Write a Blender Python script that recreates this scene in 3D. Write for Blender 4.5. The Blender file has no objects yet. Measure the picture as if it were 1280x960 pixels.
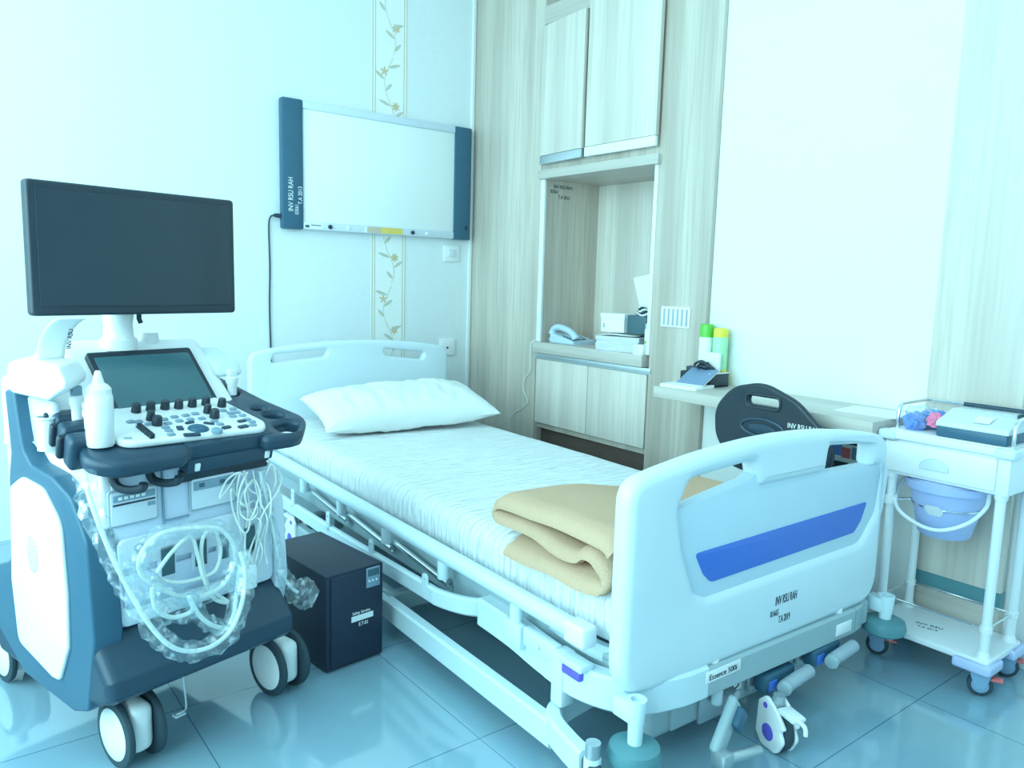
import bpy, bmesh, math, random
from mathutils import Vector, Matrix, noise
random.seed(7)
C = bpy.context.scene.collection
PI = math.pi
sin, cos, rad = math.sin, math.cos, math.radians

# ------------------------------------------------------------------ camera
F_PX = 965.2485
CYAW, CPITCH, CROLL = 0.660465, -0.134020, 0.027980
CPOS = Vector((-2.43367, -3.53054, 1.07450))
def cam_axes():
    cy, sy, cp, sp = cos(CYAW), sin(CYAW), cos(CPITCH), sin(CPITCH)
    f = Vector((sy*cp, cy*cp, sp)); r = Vector((cy, -sy, 0)); u = r.cross(f)
    c, s = cos(CROLL), sin(CROLL)
    return c*r + s*u, c*u - s*r, f
CR, CU, CF = cam_axes()
cd = bpy.data.cameras.new('camera'); cd.sensor_width = 36; cd.lens = 36*F_PX/1280; cd.clip_start = .02
cam = bpy.data.objects.new('camera', cd); C.objects.link(cam)
cam.matrix_world = Matrix(((CR.x, CU.x, -CF.x, CPOS.x), (CR.y, CU.y, -CF.y, CPOS.y), (CR.z, CU.z, -CF.z, CPOS.z), (0, 0, 0, 1)))
bpy.context.scene.camera = cam

class Frame:
    """a thing's own axes on the floor: x right, y back, z up"""
    def __init__(s, x, y, deg): s.x, s.y, s.a = x, y, rad(deg)
CART = Frame(-1.9485, -1.7355, 14.86)
BED = Frame(-.785, -.23, -1.4)

# ------------------------------------------------------------------ materials
def lin(h):
    h = h.lstrip('#'); r = [int(h[i:i+2], 16)/255 for i in (0, 2, 4)]
    return tuple((c/12.92 if c <= .04045 else ((c+.055)/1.055)**2.4) for c in r) + (1,)
def mat(name, col, rough=.45, metal=0, vary=.05, scale=14, bump=0, bscale=60, spec=.5, coat=0, alpha=1, trans=0, emit=None, estr=0, stretch=None):
    m = bpy.data.materials.new(name); m.use_nodes = True
    nt = m.node_tree; b = nt.nodes['Principled BSDF']
    if isinstance(col, str): col = lin(col)
    else: col = tuple(col) + (1,)
    tc = nt.nodes.new('ShaderNodeTexCoord'); mp = nt.nodes.new('ShaderNodeMapping')
    nt.links.new(tc.outputs['Object'], mp.inputs['Vector'])
    if stretch: mp.inputs['Scale'].default_value = stretch
    nz = nt.nodes.new('ShaderNodeTexNoise'); nz.inputs['Scale'].default_value = scale; nz.inputs['Detail'].default_value = 4
    nt.links.new(mp.outputs[0], nz.inputs['Vector'])
    mx = nt.nodes.new('ShaderNodeMix'); mx.data_type = 'RGBA'
    mx.inputs['A'].default_value = tuple(c*(1-vary) for c in col[:3]) + (1,)
    mx.inputs['B'].default_value = tuple(min(1, c*(1+vary)) for c in col[:3]) + (1,)
    nt.links.new(nz.outputs['Fac'], mx.inputs['Factor']); nt.links.new(mx.outputs['Result'], b.inputs['Base Color'])
    b.inputs['Roughness'].default_value = rough; b.inputs['Metallic'].default_value = metal
    b.inputs['Specular IOR Level'].default_value = spec; b.inputs['Coat Weight'].default_value = coat
    b.inputs['Alpha'].default_value = alpha; b.inputs['Transmission Weight'].default_value = trans
    if emit: b.inputs['Emission Color'].default_value = lin(emit) if isinstance(emit, str) else tuple(emit)+(1,); b.inputs['Emission Strength'].default_value = estr
    if bump:
        n2 = nt.nodes.new('ShaderNodeTexNoise'); n2.inputs['Scale'].default_value = bscale; n2.inputs['Detail'].default_value = 3
        nt.links.new(mp.outputs[0], n2.inputs['Vector'])
        bp = nt.nodes.new('ShaderNodeBump'); bp.inputs['Strength'].default_value = bump; bp.inputs['Distance'].default_value = .004
        nt.links.new(n2.outputs['Fac'], bp.inputs['Height']); nt.links.new(bp.outputs[0], b.inputs['Normal'])
    return m
def wood(name, c1, c2, c3, axis='Z', rough=.42):
    m = bpy.data.materials.new(name); m.use_nodes = True
    nt = m.node_tree; b = nt.nodes['Principled BSDF']; N = nt.nodes.new; L = nt.links.new
    tc = N('ShaderNodeTexCoord'); mp = N('ShaderNodeMapping'); L(tc.outputs['Object'], mp.inputs['Vector'])
    s = {'Z': (1, 1, .035), 'Y': (1, .035, 1), 'X': (.035, 1, 1)}[axis]; mp.inputs['Scale'].default_value = s
    broad = N('ShaderNodeTexNoise'); broad.inputs['Scale'].default_value = 9; broad.inputs['Detail'].default_value = 2
    fine = N('ShaderNodeTexNoise'); fine.inputs['Scale'].default_value = 75; fine.inputs['Detail'].default_value = 5
    for n in (broad, fine): L(mp.outputs[0], n.inputs['Vector'])
    r1 = N('ShaderNodeValToRGB'); r1.color_ramp.elements[0].position = .36; r1.color_ramp.elements[1].position = .64
    r1.color_ramp.elements[0].color = lin(c1); r1.color_ramp.elements[1].color = lin(c2); L(broad.outputs['Fac'], r1.inputs['Fac'])
    r2 = N('ShaderNodeValToRGB'); r2.color_ramp.elements[0].position = .45; r2.color_ramp.elements[1].position = .72
    r2.color_ramp.elements[0].color = (0, 0, 0, 1); r2.color_ramp.elements[1].color = (.55, .55, .55, 1); L(fine.outputs['Fac'], r2.inputs['Fac'])
    mx = N('ShaderNodeMix'); mx.data_type = 'RGBA'; mx.inputs['B'].default_value = lin(c3)
    L(r2.outputs['Color'], mx.inputs['Factor']); L(r1.outputs['Color'], mx.inputs['A']); L(mx.outputs['Result'], b.inputs['Base Color'])
    b.inputs['Roughness'].default_value = rough
    return m
def clear_film(name):
    m = bpy.data.materials.new(name); m.use_nodes = True
    nt = m.node_tree; N = nt.nodes.new; L = nt.links.new; out = nt.nodes['Material Output']; nt.nodes.remove(nt.nodes['Principled BSDF'])
    tr = N('ShaderNodeBsdfTransparent'); tr.inputs['Color'].default_value = (.93, .97, .98, 1)
    gl = N('ShaderNodeBsdfGlossy'); gl.inputs['Roughness'].default_value = .16; gl.inputs['Color'].default_value = (.9, .95, 1, 1)
    df = N('ShaderNodeBsdfDiffuse'); df.inputs['Color'].default_value = (.8, .88, .9, 1)
    nz = N('ShaderNodeTexNoise'); nz.inputs['Scale'].default_value = 55; nz.inputs['Detail'].default_value = 3
    tc = N('ShaderNodeTexCoord'); L(tc.outputs['Object'], nz.inputs['Vector'])
    rp = N('ShaderNodeValToRGB'); rp.color_ramp.elements[0].position = .5; rp.color_ramp.elements[1].position = .72
    rp.color_ramp.elements[0].color = (.10, .10, .10, 1); rp.color_ramp.elements[1].color = (.62, .62, .62, 1); L(nz.outputs['Fac'], rp.inputs['Fac'])
    a = N('ShaderNodeMixShader'); a.inputs[0].default_value = .5; L(gl.outputs[0], a.inputs[1]); L(df.outputs[0], a.inputs[2])
    b = N('ShaderNodeMixShader'); L(rp.outputs['Color'], b.inputs[0]); L(tr.outputs[0], b.inputs[1]); L(a.outputs[0], b.inputs[2]); L(b.outputs[0], out.inputs['Surface'])
    return m
def tile_floor(name):
    m = bpy.data.materials.new(name); m.use_nodes = True
    nt = m.node_tree; b = nt.nodes['Principled BSDF']; N = nt.nodes.new; L = nt.links.new
    tc = N('ShaderNodeTexCoord'); mp = N('ShaderNodeMapping'); L(tc.outputs['Object'], mp.inputs['Vector'])
    mp.inputs['Location'].default_value = (TILE_X, TILE_Y, 0)
    br = N('ShaderNodeTexBrick'); br.offset = 0; br.squash = 1
    br.inputs['Scale'].default_value = 1; br.inputs['Brick Width'].default_value = TILE; br.inputs['Row Height'].default_value = TILE
    br.inputs['Mortar Size'].default_value = .0016; br.inputs['Mortar Smooth'].default_value = .1
    br.inputs['Color1'].default_value = lin('#8cb0c1'); br.inputs['Color2'].default_value = lin('#90b4c5'); br.inputs['Mortar'].default_value = lin('#587f96')
    L(mp.outputs[0], br.inputs['Vector'])
    nz = N('ShaderNodeTexNoise'); nz.inputs['Scale'].default_value = 4; nz.inputs['Detail'].default_value = 5; L(tc.outputs['Object'], nz.inputs['Vector'])
    mx = N('ShaderNodeMix'); mx.data_type = 'RGBA'; mx.blend_type = 'MULTIPLY'; mx.inputs['Factor'].default_value = .12
    L(br.outputs['Color'], mx.inputs['A']); L(nz.outputs['Color'], mx.inputs['B']); L(mx.outputs['Result'], b.inputs['Base Color'])
    b.inputs['Roughness'].default_value = .1; b.inputs['Specular IOR Level'].default_value = .55; b.inputs['Coat Weight'].default_value = .8; b.inputs['Coat Roughness'].default_value = .06
    return m
def sheet_cloth(name, col):
    m = mat(name, col, rough=.85, vary=.02)
    nt = m.node_tree; N = nt.nodes.new; L = nt.links.new; b = nt.nodes['Principled BSDF']
    tc = N('ShaderNodeTexCoord'); mp = N('ShaderNodeMapping'); mp.inputs['Rotation'].default_value = (0, 0, rad(24)); mp.inputs['Scale'].default_value = (1, 7, 1)
    L(tc.outputs['Object'], mp.inputs['Vector'])
    nz = N('ShaderNodeTexNoise'); nz.inputs['Scale'].default_value = 9; nz.inputs['Detail'].default_value = 5; nz.inputs['Distortion'].default_value = .5; L(mp.outputs[0], nz.inputs['Vector'])
    n2 = N('ShaderNodeTexNoise'); n2.inputs['Scale'].default_value = 2.5; n2.inputs['Detail'].default_value = 2; L(tc.outputs['Object'], n2.inputs['Vector'])
    mt = N('ShaderNodeMath'); mt.operation = 'ADD'; L(nz.outputs['Fac'], mt.inputs[0]); L(n2.outputs['Fac'], mt.inputs[1])
    bp = N('ShaderNodeBump'); bp.inputs['Strength'].default_value = 1; bp.inputs['Distance'].default_value = .025
    L(mt.outputs[0], bp.inputs['Height']); L(bp.outputs[0], b.inputs['Normal'])
    return m

TILE, TILE_X, TILE_Y = .527, .527*3+1.436, .527*6+2.160
M = {}
M['wall'] = mat('wall_paint', (.86, .87, .86), .7, vary=.012, scale=3, bump=.15, bscale=160)
M['wallpaper'] = mat('wallpaper', (.80, .83, .845), .75, vary=.02, scale=30, bump=.35, bscale=220)
M['border'] = mat('border_paper', (.87, .875, .86), .7, vary=.02)
M['stripe'] = mat('border_stripe', (.60, .55, .43), .6)
M['vine'] = mat('vine_print', (.58, .57, .48), .7)
M['flower'] = mat('flower_print', (.66, .52, .34), .7)
M['ceiling'] = mat('ceiling_paint', (.88, .88, .88), .8)
M['floor'] = tile_floor('glossy_floor_tile')
M['wood'] = wood('pale_wood', '#bcafa3', '#d5c9bc', '#aa9d92')
M['wood_light'] = wood('pale_wood_light', '#cfc4ba', '#e4dad0', '#c1b5aa')
M['wood_h'] = wood('pale_wood_across', '#c1b8af', '#d3cbc3', '#b0a79f', axis='Y')
M['edge'] = mat('white_edging', (.85, .86, .85), .4)
M['alu'] = mat('brushed_aluminium', (.62, .68, .72), .32, .8, stretch=(1, .05, 1), scale=80)
M['kick'] = mat('dark_brown_plinth', (.10, .065, .055), .4, vary=.2)
M['white'] = mat('white_plastic', (.86, .87, .88), .35, vary=.02)
M['white2'] = mat('white_powder_coat', (.82, .85, .88), .3, vary=.02)
M['pale'] = mat('pale_lavender_plastic', (.60, .68, .82), .45, vary=.03)
M['pale2'] = mat('pale_grey_plastic', (.66, .72, .80), .45, vary=.03)
M['bedplastic'] = mat('pale_blue_grey_plastic', (.68, .78, .84), .38, vary=.02)
M['bedpanel'] = mat('bed_panel_plastic', (.56, .70, .80), .4, vary=.02)
M['bedmetal'] = mat('grey_blue_paint', (.36, .47, .51), .38, vary=.03)
M['bedrail'] = mat('light_blue_rail', (.66, .80, .86), .35, vary=.03)
M['chrome'] = mat('chrome', (.75, .78, .8), .15, 1, vary=.02)
M['steel'] = mat('dull_steel', (.45, .52, .55), .35, .7)
M['blue'] = mat('blue_stripe', (.055, .17, .62), .4, vary=.03)
M['purple'] = mat('violet_plastic', (.14, .12, .62), .4)
M['cart'] = mat('slate_blue_plastic', (.035, .115, .185), .42, vary=.05)
M['cart_dark'] = mat('dark_navy_plastic', (.018, .05, .085), .4, vary=.08)
M['black'] = mat('black_plastic', (.016, .030, .046), .4, vary=.1)
M['ups'] = mat('black_navy_metal', (.013, .024, .052), .5, vary=.1)
M['screen'] = mat('dark_screen_glass', (.016, .034, .052), .22, vary=.1, scale=2)
M['touch'] = mat('teal_touch_glass', (.055, .14, .17), .2, vary=.04, scale=2)
M['key'] = mat('grey_blue_key', (.22, .33, .42), .4)
M['tread'] = mat('dark_rubber', (.03, .06, .08), .6)
M['teal'] = mat('teal_card', (.05, .12, .15), .5)
M['film'] = clear_film('clear_crumpled_film')
M['clear'] = mat('clear_plastic', (.75, .88, .9), .12, alpha=.32)
M['cable'] = mat('white_cable', (.80, .85, .82), .4)
M['sheet'] = sheet_cloth('white_sheet_cloth', (.86, .88, .90))
M['pillow'] = mat('white_pillow_cloth', (.86, .88, .87), .85, vary=.02, bump=.6, bscale=16, stretch=(1, 2.2, 1))
M['blanket'] = mat('tan_fleece', (.63, .42, .285), .95, vary=.10, scale=220, bump=.7, bscale=300, spec=.1)
M['paper'] = mat('white_paper', (.86, .87, .87), .7, vary=.02)
M['paper_lav'] = mat('lavender_paper', (.62, .64, .86), .7, vary=.08, stretch=(1, 1, 30), scale=20)
M['ink'] = mat('dark_ink', (.02, .04, .07), .6)
M['white_ink'] = mat('white_ink', (.85, .88, .9), .6)
M['green'] = mat('green_plastic', (.13, .55, .07), .35)
M['lime'] = mat('lime_print', (.40, .78, .45), .35, vary=.3, scale=30)
M['yellow'] = mat('yellow_plastic', (.85, .72, .07), .35)
M['amber'] = mat('amber_tape', (.80, .60, .14), .5)
M['tan'] = mat('tan_tape', (.62, .50, .40), .5)
M['red'] = mat('red_plastic', (.72, .16, .16), .4)
M['pink'] = mat('pink_wrapper', (.85, .22, .38), .4)
M['bluewrap'] = mat('blue_wrapper', (.16, .30, .72), .3, vary=.3, scale=40)
M['bucket'] = mat('lavender_bucket_plastic', (.46, .55, .86), .35)
M['bumper'] = mat('lavender_bumper', (.52, .60, .86), .45)
M['casterblue'] = mat('grey_blue_caster', (.24, .40, .58), .4)
M['blueslate'] = mat('slate_booklet', (.20, .29, .44), .55)
M['grey'] = mat('mid_grey_plastic', (.35, .42, .48), .45)
M['phone'] = mat('grey_blue_phone', (.50, .62, .72), .4)
M['diffuser'] = mat('light_box_diffuser', (.88, .90, .90), .35, vary=.005)
M['bumperrubber'] = mat('teal_rubber', (.10, .26, .30), .4)
M['fill_glow'] = mat('fill_panel_glow', (.9, .95, 1), .5, emit=(.6, .9, 1), estr=1.2)  # glow of the fill panels added on the unseen ceiling

# ------------------------------------------------------------------ mesh helpers
def rpoly(pts, n=6):
    """polygon with rounded corners: pts = (x, y, r)"""
    out = []; k = len(pts)
    for i in range(k):
        p = Vector(pts[i][:2]); r = pts[i][2] if len(pts[i]) > 2 else 0
        a = Vector(pts[i-1][:2]) - p; b = Vector(pts[(i+1) % k][:2]) - p
        if r <= 0: out.append(tuple(p)); continue
        la, lb = a.length, b.length; a.normalize(); b.normalize()
        ang = a.angle(b); t = min(r/max(math.tan(ang/2), 1e-4), la*.49, lb*.49)
        p0, p1 = p + a*t, p + b*t
        for j in range(n+1):
            s = j/n; out.append(tuple(p0*(1-s)**2 + p*2*s*(1-s) + p1*s*s))
    return out
def rrect(x0, x1, y0, y1, r, n=5): return rpoly([(x0, y0, r), (x1, y0, r), (x1, y1, r), (x0, y1, r)], n)
def ell(cx, cy, rx, ry, n=28): return [(cx+rx*cos(2*PI*i/n), cy+ry*sin(2*PI*i/n)) for i in range(n)]
def spline(pts, n=8, closed=False):
    P = [Vector(p) for p in pts]; k = len(P); out = []
    if k < 3 and not closed: return P
    rng = range(k if closed else k-1)
    for i in rng:
        g = (lambda j: P[j % k]) if closed else (lambda j: P[max(0, min(k-1, j))])
        p0, p1, p2, p3 = g(i-1), g(i), g(i+1), g(i+2)
        for j in range(n):
            t = j/n
            out.append(.5*((2*p1) + (p2-p0)*t + (2*p0-5*p1+4*p2-p3)*t*t + (3*p1-p0-3*p2+p3)*t**3))
    if not closed: out.append(P[-1])
    return out
AX = {'xy': Matrix.Identity(4),                                               # extrude along z
      'xz': Matrix(((1, 0, 0, 0), (0, 0, -1, 0), (0, 1, 0, 0), (0, 0, 0, 1))),  # (u,v)->(x,z), thickness along -y..+y
      'yz': Matrix(((0, 0, 1, 0), (1, 0, 0, 0), (0, 1, 0, 0), (0, 0, 0, 1)))}   # (u,v)->(y,z), thickness along x
class MB:
    def __init__(s): s.bm = bmesh.new()
    def _merge(s, b, mat=0, Mx=None):
        if Mx is not None: bmesh.ops.transform(b, matrix=Mx, verts=b.verts)
        for f in b.faces: f.material_index = mat
        me = bpy.data.meshes.new('t'); b.to_mesh(me); b.free(); s.bm.from_mesh(me); bpy.data.meshes.remove(me)
        return s
    def box(s, x0, x1, y0, y1, z0, z1, bev=.003, mat=0, seg=2, Mx=None):
        b = bmesh.new(); bmesh.ops.create_cube(b, size=1)
        for v in b.verts: v.co = Vector(((x0+x1)/2+v.co.x*(x1-x0), (y0+y1)/2+v.co.y*(y1-y0), (z0+z1)/2+v.co.z*(z1-z0)))
        bev = min(bev, .45*min(abs(x1-x0), abs(y1-y0), abs(z1-z0)))
        if bev > 0: bmesh.ops.bevel(b, geom=b.edges[:], offset=bev, segments=seg, profile=.5, affect='EDGES')
        return s._merge(b, mat, Mx)
    def cyl(s, p, q, r, r2=None, seg=24, mat=0, bev=0):
        p, q = Vector(p), Vector(q); d = q-p; b = bmesh.new()
        bmesh.ops.create_cone(b, cap_ends=True, segments=seg, radius1=r, radius2=r if r2 is None else r2, depth=d.length)
        if bev > 0:
            es = [e for e in b.edges if len(e.link_faces) == 2 and any(len(f.verts) > 4 for f in e.link_faces)]
            bmesh.ops.bevel(b, geom=es, offset=bev, segments=2, profile=.5, affect='EDGES')
        R = d.to_track_quat('Z', 'Y').to_matrix().to_4x4()
        return s._merge(b, mat, Matrix.Translation((p+q)/2) @ R)
    def tube(s, pts, r, seg=10, closed=False, mat=0, rf=None):
        P = [Vector(p) for p in pts]; b = bmesh.new(); rings = []; k = len(P); up = None
        for i in range(k):
            t = (P[(i+1) % k]-P[i-1]) if closed else (P[min(i+1, k-1)]-P[max(i-1, 0)])
            if t.length < 1e-9: t = Vector((0, 0, 1))
            t.normalize()
            if up is None: up = Vector((0, 0, 1)) if abs(t.z) < .9 else Vector((1, 0, 0))
            n = up - t*up.dot(t)
            if n.length < 1e-6: n = t.orthogonal()
            n.normalize(); up = n; c = t.cross(n)
            ring = []
            for j in range(seg):
                a = 2*PI*j/seg; rr = r if rf is None else r*rf(i/(k-1 if k > 1 else 1), a, P[i])
                ring.append(b.verts.new(P[i] + (n*cos(a)+c*sin(a))*rr))
            rings.append(ring)
        for i in range(k if closed else k-1):
            A, B = rings[i], rings[(i+1) % k]
            for j in range(seg): b.faces.new((A[j], A[(j+1) % seg], B[(j+1) % seg], B[j]))
        if not closed: b.faces.new(rings[0][::-1]); b.faces.new(rings[-1])
        bmesh.ops.recalc_face_normals(b, faces=b.faces)
        return s._merge(b, mat)
    def lathe(s, prof, c=(0, 0, 0), seg=32, mat=0, Mx=None, sx=1, sy=1):
        b = bmesh.new(); rings = []
        for r, z in prof:
            if r < 1e-6: rings.append([b.verts.new((0, 0, z))])
            else: rings.append([b.verts.new((r*sx*cos(2*PI*j/seg), r*sy*sin(2*PI*j/seg), z)) for j in range(seg)])
        for A, B in zip(rings, rings[1:]):
            for j in range(seg):
                k = (j+1) % seg
                if len(A) == 1 and len(B) == 1: continue
                if len(A) == 1: b.faces.new((A[0], B[k], B[j]))
                elif len(B) == 1: b.faces.new((A[j], A[k], B[0]))
                else: b.faces.new((A[j], A[k], B[k], B[j]))
        bmesh.ops.recalc_face_normals(b, faces=b.faces)
        T = Matrix.Translation(c)
        return s._merge(b, mat, T @ Mx if Mx is not None else T)
    def plate(s, outer, th, bev=.003, holes=(), plane='xy', at=0, mat=0, Mx=None, res=2):
        """flat shape with holes, thickness th centred at `at` on the plane's third axis"""
        cu = bpy.data.curves.new('t', 'CURVE'); cu.dimensions = '2D'; cu.fill_mode = 'BOTH'
        bev = min(bev, th*.49)
        cu.extrude = th/2-bev; cu.bevel_depth = bev; cu.bevel_resolution = res; cu.offset = -bev
        def turn(r): return sum(r[i-1][0]*r[i][1]-r[i][0]*r[i-1][1] for i in range(len(r)))
        rings = [outer if turn(outer) > 0 else outer[::-1]] + [h if turn(h) < 0 else h[::-1] for h in holes]
        for ring in rings:
            sp = cu.splines.new('POLY'); sp.points.add(len(ring)-1); sp.use_cyclic_u = True
            for p, q in zip(sp.points, ring): p.co = (q[0], q[1], 0, 1)
        o = bpy.data.objects.new('t', cu); me = bpy.data.meshes.new_from_object(o)
        b = bmesh.new(); b.from_mesh(me); bpy.data.meshes.remove(me); bpy.data.objects.remove(o); bpy.data.curves.remove(cu)
        bmesh.ops.remove_doubles(b, verts=b.verts, dist=1e-5); bmesh.ops.recalc_face_normals(b, faces=b.faces)
        off = {'xy': (0, 0, at), 'xz': (0, at, 0), 'yz': (at, 0, 0)}[plane]
        X = Matrix.Translation(off) @ AX[plane]
        return s._merge(b, mat, Mx @ X if Mx is not None else X)
    def text(s, body, size, origin, xd, yd, mat=0, th=.0004, sx=1, align='LEFT'):
        cu = bpy.data.curves.new('t', 'FONT'); cu.body = body; cu.size = size; cu.extrude = th; cu.align_x = align
        o = bpy.data.objects.new('t', cu); me = bpy.data.meshes.new_from_object(o)
        b = bmesh.new(); b.from_mesh(me); bpy.data.meshes.remove(me); bpy.data.objects.remove(o); bpy.data.curves.remove(cu)
        xd, yd = Vector(xd).normalized(), Vector(yd).normalized(); zd = xd.cross(yd)
        X = Matrix(((xd.x*sx, yd.x, zd.x, origin[0]), (xd.y*sx, yd.y, zd.y, origin[1]), (xd.z*sx, yd.z, zd.z, origin[2]), (0, 0, 0, 1)))
        return s._merge(b, mat, X)
    def grid(s, fn, nu, nv, mat=0, closeu=False):
        b = bmesh.new(); V = [[b.verts.new(fn(i/nu, j/nv)) for j in range(nv+1)] for i in range(nu+1)]
        for i in range(nu):
            for j in range(nv): b.faces.new((V[i][j], V[i+1][j], V[i+1][j+1], V[i][j+1]))
        bmesh.ops.remove_doubles(b, verts=b.verts, dist=1e-6); bmesh.ops.recalc_face_normals(b, faces=b.faces)
        return s._merge(b, mat)
    def tf(s, Mx): bmesh.ops.transform(s.bm, matrix=Mx, verts=s.bm.verts); return s
    def each(s, fn):
        for v in s.bm.verts: v.co = fn(v.co)
        return s
def obj(name, mb, mats, parent=None, label=None, smooth=35):
    me = bpy.data.meshes.new(name); mb.bm.to_mesh(me); mb.bm.free()
    for m in (mats if isinstance(mats, (list, tuple)) else [mats]): me.materials.append(M[m])
    me.shade_smooth(); me.set_sharp_from_angle(angle=rad(smooth))
    o = bpy.data.objects.new(name, me); C.objects.link(o)
    if parent is not None: o.parent = parent
    if label: o['label'] = label
    return o
def thing(name, label, cat, fr=None, loc=None, rz=0, group=None):
    o = bpy.data.objects.new(name, None); C.objects.link(o); o.empty_display_size = .05
    if fr is not None: o.location = (fr.x, fr.y, 0); o.rotation_euler = (0, 0, fr.a)
    if loc is not None: o.location = loc; o.rotation_euler = (0, 0, rz)
    o['label'] = label; o['category'] = cat
    if group: o['group'] = group
    return o
def tag(o, label, cat, group=None):
    o['label'] = label; o['category'] = cat
    if group: o['group'] = group
    return o
def struct(name, mb, mats, parent=None):
    o = obj(name, mb, mats, parent)
    if parent is None: o['kind'] = 'structure'
    return o
def move(o, loc, rz=0): o.location = loc; o.rotation_euler = (0, 0, rz); return o
def dup(root, loc, rz=0, label=None):
    r = root.copy(); C.objects.link(r); r.location = loc; r.rotation_euler = (0, 0, rz)
    if label: r['label'] = label
    for ch in list(root.children):
        c = ch.copy(); C.objects.link(c); c.parent = r
        for g in list(ch.children):
            d = g.copy(); C.objects.link(d); d.parent = c
    return r

# ================================================================== ROOM SHELL
XL, YF, ZC = -3.75, -5.3, 2.75
struct('floor', MB().box(XL-.15, .6, YF-.15, .15, -.1, 0, 0), 'floor')
struct('ceiling', MB().box(XL-.15, .6, YF-.15, .15, ZC, ZC+.1, 0), 'ceiling')
struct('wall_back', MB().box(XL-.15, .6, 0, .12, 0, ZC, 0), 'wallpaper')
w = MB().box(.02, .14, -2.60, -1.615, 0, ZC, 0).box(.045, .14, YF, -2.6, 0, ZC, 0).box(.40, .5, -1.615, 0, 0, ZC, 0)
struct('wall_right', w, 'wall')
# far side of the room: left window, plus a fill window added behind the camera
w = MB().box(XL-.12, XL, YF, -3.9, 0, ZC, 0).box(XL-.12, XL, -.45, 0, 0, ZC, 0).box(XL-.12, XL, -3.9, -.45, 0, .55, 0).box(XL-.12, XL, -3.9, -.45, 2.55, ZC, 0)
struct('wall_left', w, 'wall')
w = MB().box(XL, -3.1, YF-.12, YF, 0, ZC, 0).box(-.5, .14, YF-.12, YF, 0, ZC, 0).box(-3.1, -.5, YF-.12, YF, 0, .8, 0).box(-3.1, -.5, YF-.12, YF, 2.4, ZC, 0)
struct('wall_front', w, 'wall')
f = MB()
for y in (-3.9, -2.75, -1.6, -.5): f.box(XL-.09, XL-.03, y, y+.05, .55, 2.55, .004)
for z in (.55, 2.5): f.box(XL-.09, XL-.03, -3.9, -.45, z, z+.05, .004)
wn = struct('window_1', f, 'white')
f = MB()
for x in (-3.1, -1.8, -.55): f.box(x, x+.05, YF-.09, YF-.03, .8, 2.4, .004)
for z in (.8, 2.35): f.box(-3.1, -.5, YF-.09, YF-.03, z, z+.05, .004)
struct('added_window', f, 'white')  # unseen window added behind the camera for fill

# wallpaper border with printed vines
b = MB()
sx0, sx1 = -.607, -.408
b.box(sx0, sx1, -.0012, 0, 0, ZC, 0, 0)
for x in (sx0+.004, sx0+.018, sx1-.022, sx1-.008):
    b.box(x, x+.0045, -.0020, -.0012, 0, ZC, 0, 1)
lk_ = [0]
def leaf(cx, cz, ang, ln, wd, mat):
    pts = []; lk_[0] = (lk_[0]+1) % 9; ln *= 1.2; wd *= 1.2
    for i in range(9):
        t = i/8; pts.append((t*ln, wd*sin(PI*t)**.8))
    for i in range(7, 0, -1):
        t = i/8; pts.append((t*ln, -wd*sin(PI*t)**.8))
    c, s = cos(ang), sin(ang)
    b.plate([(cx+x*c-y*s, cz+x*s+y*c) for x, y in pts], .0004, 0, plane='xz', at=-.0015-.00009*lk_[0], mat=mat)
mid = (sx0+sx1)/2
z = .3; k = 0
while z < 2.7:
    pts = []
    for i in range(9):
        t = i/8; pts.append((mid+.030*sin(t*2*PI+.6), -.0018, z+t*.36))
    b.tube(spline(pts, 4), .0016, 5, mat=2)
    for j, t in enumerate((.06, .22, .36, .55, .7, .86)):
        x = mid+.030*sin(t*2*PI+.6); sd = 1 if (j+k) % 2 else -1
        leaf(x, z+t*.36, (PI/2-sd*(.75+.25*(j % 3))) , .045+.008*(j % 3), .0065, 2)
    for fx, fz, n in ((mid+.034, z+.13, 7), (mid-.030, z+.29, 5)):
        for q in range(n): leaf(fx, fz, 2*PI*q/n+.3, .02, .0042, 3)
        leaf(fx-.004, fz, 0, .008, .004, 3)
    z += .37; k += 1
struct('trim_1', b, ['border', 'stripe', 'vine', 'flower'])
struct('trim_2', MB().box(-.022, -.001, -.012, 0, 0, ZC, .003), 'edge')        # white strip in the corner
# wood panel with skirting at the right end of the wall
struct('trim_3', MB().box(0, .02, -2.722, -2.461, .215, ZC, .002), 'wood_light')
struct('baseboard_right', MB().box(.0, .045, -2.722, -2.461, 0, .165, .002, 0).box(.004, .03, -2.722, -2.461, .165, .215, 0, 1), ['wood_h', 'bumperrubber'])

# ================================================================== BUILT-IN WALL UNIT
wu = thing('wall_unit', 'floor to ceiling pale wood wall unit framing an open niche', 'wall unit', loc=(0, 0, 0))
obj('tall_panel', MB().box(0, .395, -.580, -.001, 0, ZC, .002), 'wood', wu)
obj('tall_panel', MB().box(0, .395, -1.613, -1.330, 0, ZC, .002), 'wood', wu)
obj('niche_back', MB().box(.36, .392, -1.330, -.580, .776, 1.556, 0), 'wood_light', wu)
obj('niche_side', MB().box(.012, .36, -.612, -.581, .777, 1.556, 0, 0).box(-.001, .012, -.612, -.582, .777, 1.556, .001, 1), ['wood', 'edge'], wu)
obj('niche_side', MB().box(.012, .36, -1.329, -1.312, .777, 1.556, 0, 0).box(-.001, .012, -1.329, -1.310, .777, 1.556, .001, 1), ['wood', 'edge'], wu)
t = MB()
for i, (tx, ln, z, x) in enumerate((('INV RSU RAH', .0, 1.520, .055), ('03561', 0, 1.496, .035), ('T.A 2013', 0, 1.472, .085))):
    t.text(tx, .024, (x, -.6125, z), (1, 0, 0), (0, 0, 1), sx=.85)
obj('marking', t, 'ink', wu)
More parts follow.
